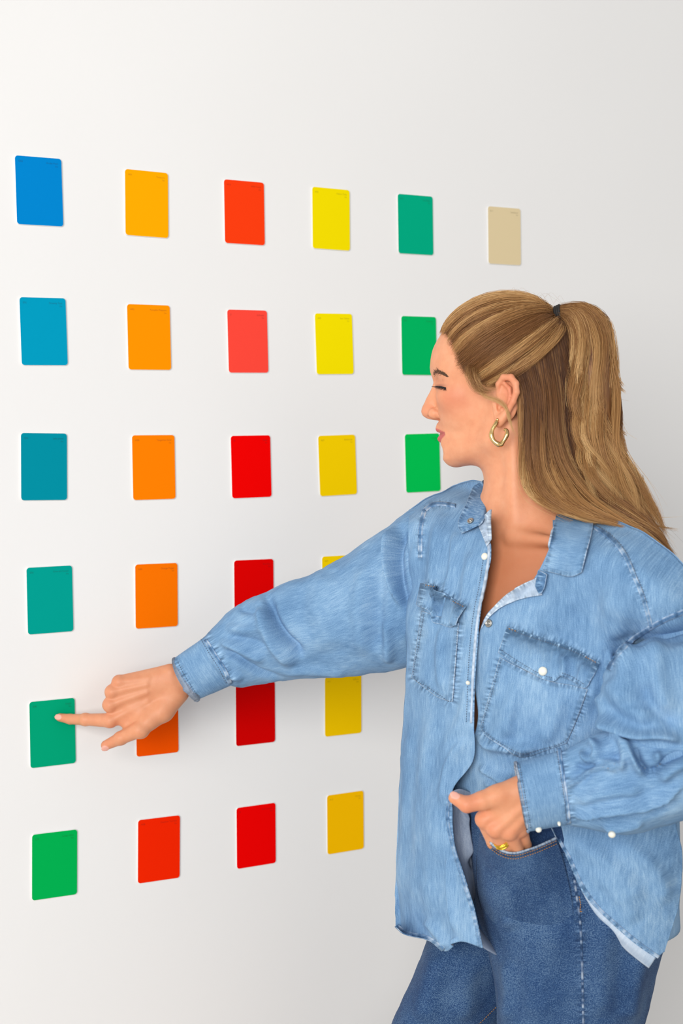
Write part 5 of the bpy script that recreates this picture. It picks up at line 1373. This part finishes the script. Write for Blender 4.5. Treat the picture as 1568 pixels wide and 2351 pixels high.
def guided(guides, n, m, clumps, spread, cspread, depth_spread, wav=1.0, endsplay=1.0, upow=1.0, cols=None, rad=0.00019, shade=None):
    """strands between guide curves given as (px, py, Y) control rows, gathered into clumps"""
    Gd = np.stack([spline(np.array(g_, float), m) for g_ in guides], 0)       # (k,m,3) in px,py,Y
    k = len(guides)
    cu = ((np.arange(clumps) + rng.random(clumps)) / clumps) ** upow; cdep = rng.normal(0, 1, clumps); cph = rng.random(clumps) * 6.28; ctone = rng.normal(0, 1, clumps); cfr = 1.3 + rng.random(clumps) * 1.6
    ci = rng.integers(0, clumps, n)
    uu_ = np.clip(cu[ci] + rng.normal(0, spread, n), 0, 1) * (k - 1); i = np.minimum(uu_.astype(int), k - 2); f = (uu_ - i)[:, None, None]
    g_ = Gd[i] * (1 - f) + Gd[i + 1] * f
    tt = np.linspace(0, 1, m)
    W = P(g_[..., 0], g_[..., 1], g_[..., 2])
    off = rng.normal(0, 1, (n, 3)) * cspread
    conv = np.interp(tt, [0, .5, 1], [1.0, 0.9, 0.45 * endsplay])
    W = W + off[:, None] * conv[None, :, None]
    ramp = smoothstep(0.04, 0.35, tt)
    W[..., 1] += (cdep[ci] * depth_spread)[:, None] * ramp[None]
    ph = cph[ci][:, None] + tt[None] * 6.28 * cfr[ci][:, None]
    W[..., 0] += 0.0042 * wav * np.sin(ph) * ramp[None] * (0.3 + tt[None]); W[..., 1] += 0.0035 * wav * np.cos(ph * 0.9) * ramp[None]
    fly = (rng.random(n) < 0.035)[:, None] * tt[None] ** 1.5
    W[..., 0] += fly * rng.normal(0.004, 0.010, (n, 1)); W[..., 2] += fly * rng.normal(0, 0.008, (n, 1))
    ln = np.clip(1.0 - np.abs(rng.normal(0, 0.10, n)), 0.55, 1)      # uneven ends
    idx = np.linspace(0, 1, m)[None] * ln[:, None] * (m - 1); i0 = np.minimum(idx.astype(int), m - 2); fr = (idx - i0)[..., None]
    rows_ = np.arange(n)[:, None]; W = W[rows_, i0] * (1 - fr) + W[rows_, i0 + 1] * fr
    cv = np.interp(tt, *cols)[None] + 0.19 * ctone[ci][:, None] + rng.normal(0, 0.08, (n, 1))
    add_strands(W, rad * (0.7 + 0.6 * rng.random((n, 1))), cv)
# --- loose hair hanging from below the parting to the shoulder and down the back
GB_ = [
 [(1176, 872, 1.862), (1190, 905, 1.856), (1196, 1000, 1.852), (1196, 1070, 1.846), (1212, 1128, 1.835), (1250, 1162, 1.822), (1310, 1185, 1.806), (1372, 1200, 1.792)],
 [(1205, 842, 1.860), (1220, 900, 1.854), (1228, 1000, 1.850), (1236, 1080, 1.842), (1262, 1140, 1.828), (1320, 1176, 1.812), (1390, 1196, 1.796), (1450, 1214, 1.786)],
 [(1236, 800, 1.862), (1250, 890, 1.856), (1258, 1000, 1.852), (1274, 1085, 1.842), (1316, 1145, 1.826), (1384, 1184, 1.810), (1450, 1215, 1.794), (1510, 1250, 1.784)],
 [(1262, 764, 1.868), (1280, 880, 1.860), (1292, 1000, 1.856), (1316, 1080, 1.846), (1364, 1140, 1.830), (1430, 1182, 1.814), (1490, 1224, 1.798), (1540, 1276, 1.786)],
 [(1284, 740, 1.880), (1306, 860, 1.876), (1322, 990, 1.872), (1352, 1075, 1.864), (1402, 1130, 1.850), (1460, 1178, 1.832), (1512, 1230, 1.812), (1549, 1284, 1.80)],
 [(1300, 745, 1.90), (1336, 860, 1.90), (1360, 990, 1.90), (1390, 1070, 1.89), (1436, 1128, 1.875), (1484, 1182, 1.855), (1524, 1236, 1.835), (1552, 1286, 1.82)]]
guided(GB_, 3700, 22, 60, 0.022, 0.0014, 0.0055, wav=0.8, cols=([0, .12, .35, .6, 1], [0.10, 0.14, 0.28, 0.50, 0.60]))  # shade painted into the dark root end; paler tips are balayage
# a second, deeper layer on the far side of the neck
GB2 = [[(x, y, Y + 0.06) for x, y, Y in g_] for g_ in GB_[2:]]
guided(GB2, 450, 18, 20, 0.04, 0.003, 0.012, cols=([0, .5, 1], [0.12, 0.25, 0.42]))
# stray lock in front of the ear and wisps by the jaw
guided([[(1092, 872, 1.864), (1104, 908, 1.862), (1130, 918, 1.858), (1152, 930, 1.852), (1165, 955, 1.848), (1172, 990, 1.846)], [(1100, 868, 1.864), (1112, 904, 1.862), (1140, 914, 1.856), (1160, 930, 1.850), (1174, 965, 1.846), (1184, 1010, 1.845)]], 40, 18, 4, 0.1, 0.0010, 0.001, wav=0.3, cols=([0, 1], [0.6, 0.7]), rad=0.00014)
guided([[(1074, 830, 1.890), (1072, 862, 1.866), (1092, 897, 1.863), (1122, 910, 1.861)], [(1096, 828, 1.890), (1092, 864, 1.865), (1112, 892, 1.862), (1145, 890, 1.860)]], 190, 12, 24, 0.2, 0.0022, 0.001, wav=0.3, cols=([0, 1], [0.40, 0.55]), rad=0.00010)
flush('loose_hair', hair)
# --- ponytail
GC_ = [
 [(1286, 724, 1.905), (1304, 742, 1.894), (1314, 790, 1.884), (1310, 880, 1.872), (1316, 970, 1.860), (1336, 1050, 1.850), (1366, 1110, 1.836), (1386, 1160, 1.820)],
 [(1287, 718, 1.905), (1316, 726, 1.894), (1334, 780, 1.880), (1334, 880, 1.866), (1342, 970, 1.856), (1366, 1050, 1.848), (1400, 1110, 1.838), (1420, 1165, 1.822)],
 [(1287, 713, 1.907), (1328, 715, 1.900), (1356, 770, 1.890), (1362, 870, 1.876), (1368, 970, 1.866), (1396, 1052, 1.858), (1436, 1120, 1.848), (1470, 1190, 1.832)],
 [(1288, 709, 1.910), (1340, 706, 1.906), (1380, 755, 1.900), (1390, 860, 1.890), (1394, 960, 1.880), (1420, 1050, 1.870), (1462, 1130, 1.858), (1502, 1215, 1.838)],
 [(1288, 706, 1.914), (1350, 702, 1.914), (1397, 740, 1.912), (1412, 850, 1.904), (1414, 950, 1.896), (1436, 1046, 1.886), (1480, 1140, 1.872), (1524, 1240, 1.846)]]
guided(GC_, 3700, 23, 60, 0.026, 0.0022, 0.0075, wav=2.1, endsplay=1.3, cols=([0, .08, .25, .6, 1], [0.40, 0.55, 0.68, 0.74, 0.72]))
# flicked-out ends on the right of the ponytail
for (x, y, ex, ey, nn_) in ((1404, 800, 1430, 892, 110), (1412, 840, 1436, 906, 50), (1410, 930, 1438, 1004, 100), (1380, 860, 1424, 930, 40), (1478, 1150, 1560, 1222, 26)):
    guided([[(x - 14, y - 60, 1.905), (x - 4, y, 1.90), (x + 4, (y + ey) / 2 + 10, 1.897), (ex, ey, 1.893)], [(x - 2, y - 60, 1.905), (x + 6, y, 1.90), (x + 10, (y + ey) / 2 + 14, 1.897), (ex + 3, ey - 8, 1.893)]], nn_, 14, 5, 0.1, 0.0010, 0.002, wav=0.2, cols=([0, 1], [0.7, 0.8]), rad=0.0002)
# fine fly-away hairs on the crown
nf = 16; xs = rng.uniform(1090, 1270, nf)
W = np.stack([P(np.linspace(x, x + rng.uniform(30, 90), 12), np.interp(np.linspace(0, 1, 12), [0, .5, 1], [688, 664 - rng.uniform(0, 8), 694]) + rng.uniform(-2, 5) + 0.12 * abs(x - 1170), 1.93) for x in xs], 0)
add_strands(W, 0.00006, np.full((nf, 12), 0.5))
flush('ponytail', hair)
# solid under-layers so that the locks have body
def lock(name, st, nr=70, nc=40):
    G_ = tube_grid(st, nr, nc); n_ = nr * nc
    Fq = [tuple(f) for f in grid_faces(nr, nc, True)] + [tuple(range(nc))[::-1], tuple((nr - 1) * nc + j for j in range(nc))]
    return mobj(name, G_.reshape(-1, 3), Fq, M_UNDER, hair)
lock('under_layer', [(1200, 850, 1300, 790, 1.90, .030), (1206, 900, 1326, 880, 1.90, .034), (1210, 990, 1345, 985, 1.90, .036), (1216, 1070, 1372, 1062, 1.885, .032), (1244, 1128, 1410, 1110, 1.866, .026), (1300, 1166, 1450, 1150, 1.848, .020), (1390, 1190, 1492, 1190, 1.828, .014), (1490, 1235, 1526, 1236, 1.812, .006), (1530, 1268, 1540, 1266, 1.806, .003)])
lock('under_layer', [(1296, 713, 1294, 722, 1.908, .004), (1322, 716, 1312, 734, 1.906, .006), (1360, 742, 1322, 784, 1.904, .010), (1396, 800, 1318, 850, 1.893, .018), (1404, 880, 1318, 900, 1.886, .020), (1406, 960, 1324, 975, 1.880, .020), (1424, 1044, 1346, 1055, 1.872, .018), (1452, 1110, 1384, 1115, 1.862, .015), (1486, 1170, 1436, 1172, 1.850, .010), (1516, 1226, 1496, 1226, 1.838, .004)])
# hair tie
c = HWv(TIE); axd = P(1320, 712, 1.903) - c; axd /= np.linalg.norm(axd)
M_TIE = plain('black elastic', lin((38, 36, 36)), 0.7)
parts = []
for k, dx in enumerate((-0.0028, 0.0, 0.0028)):
    u = np.cross(axd, [0, 0, 1.0]); u /= np.linalg.norm(u); v = np.cross(axd, u); th_ = np.linspace(0, 2 * np.pi, 28, endpoint=False)
    parts.append(tube(c + axd * dx + 0.0098 * np.cos(th_)[:, None] * u + (0.0110 + 0.0004 * k) * np.sin(th_)[:, None] * v, 0.0020, 8, closed=True))
V, F = merge(parts); ht = mobj('hair_tie', V, F, M_TIE, hair); ht['label'] = 'black elastic hair tie'; ht['kind'] = 'stuff'

# ------------------------------------------------------------------ brow, lashes, eye
M_BROW = plain('brown brow hair', lin((92, 66, 48)), 0.7)
M_LASH = plain('black lashes', lin((28, 24, 24)), 0.6)
b_body = bvh_of([body])
def facehairs(name, rootsx, rootsy, dirs, lens, rad, mat, label, curl=0.0):
    p, nn, hit = cast(b_body, rootsx, rootsy, 0.0)
    parts = []
    for i in range(len(p)):
        if not hit[i]: continue
        d = dirs[i][0] * E_R + dirs[i][1] * C_U + 0.25 * nn[i]; d /= np.linalg.norm(d)
        tt = np.linspace(0, 1, 5)[:, None]
        pth = p[i] + d * lens[i] * tt + curl * lens[i] * (tt ** 2) * C_U + nn[i] * 0.0008
        parts.append(tube(pth, np.linspace(rad, rad * 0.25, 5), 4, caps=False))
    V, F = merge(parts); o = mobj(name, V, F, mat, person); o['kind'] = 'stuff'; o['label'] = label; return o
nbw = 520; tb = rng.random(nbw)
bx_ = np.interp(tb, [0, .3, .6, 1], [996, 1004, 1013, 1027]); by_ = np.interp(tb, [0, .3, .6, 1], [858, 853, 855, 863]) + rng.normal(0, 1, nbw) * np.interp(tb, [0, .4, 1], [3.6, 2.8, 0.9])
facehairs('eyebrow', bx_, by_, [(0.55 + 0.5 * t_, 0.8 - 1.2 * t_) for t_ in tb], 0.0045 + 0.002 * rng.random(nbw), 0.00016, M_BROW, 'brown eyebrow', 0.0)
nl = 46; tl = np.linspace(0, 1, nl)
facehairs('eyelashes', np.interp(tl, [0, 1], [1003, 1024]), np.interp(tl, [0, .5, 1], [886.5, 887, 890]), [(-0.9 + 1.1 * t_, -0.42 - 0.25 * t_) for t_ in tl], 0.0062 + 0.0035 * rng.random(nl), 0.00030, M_LASH, 'dark mascaraed eyelashes', 0.35)
# eyeballs behind the lids
te = NT('eye'); te.base(lin((222, 214, 208))); te.b.inputs['Roughness'].default_value = 0.12
for g in (1, -1):
    cE = HW(94.0, 69.3, 31.5 * g); th_ = np.linspace(0, np.pi, 18); ph_ = np.linspace(0, 2 * np.pi, 28, endpoint=False)
    V = np.array([cE + 0.0138 * (math.cos(a) * H_F * 1.0 + math.sin(a) * (math.cos(b) * H_U + math.sin(b) * H_L)) for a in th_ for b in ph_])
    o = mobj('eye', V, grid_faces(18, 28, True), te.m, person)
    iris = [(0.0057, 0.0124), (0.0050, 0.0130), (0.0030, 0.0138), (0.0003, 0.0141)]
    dI = H_F * 0.93 - H_U * 0.36; dI /= np.linalg.norm(dI)
    V, F = disc(cE, dI, iris, 20); mobj('iris', V, F, plain('iris', lin((74, 84, 88)), 0.15), o)

# front teeth just visible between the lips
V = np.array([HW(99 + 8.0 * math.cos(a), 6.2 + 3.6 * math.sin(b), 15 * math.sin(a)) for b in np.linspace(-1.5, 1.5, 7) for a in np.linspace(-1.5, 1.5, 24)])
mobj('teeth', V, grid_faces(7, 24), plain('teeth', lin((236, 230, 220)), 0.25), person)
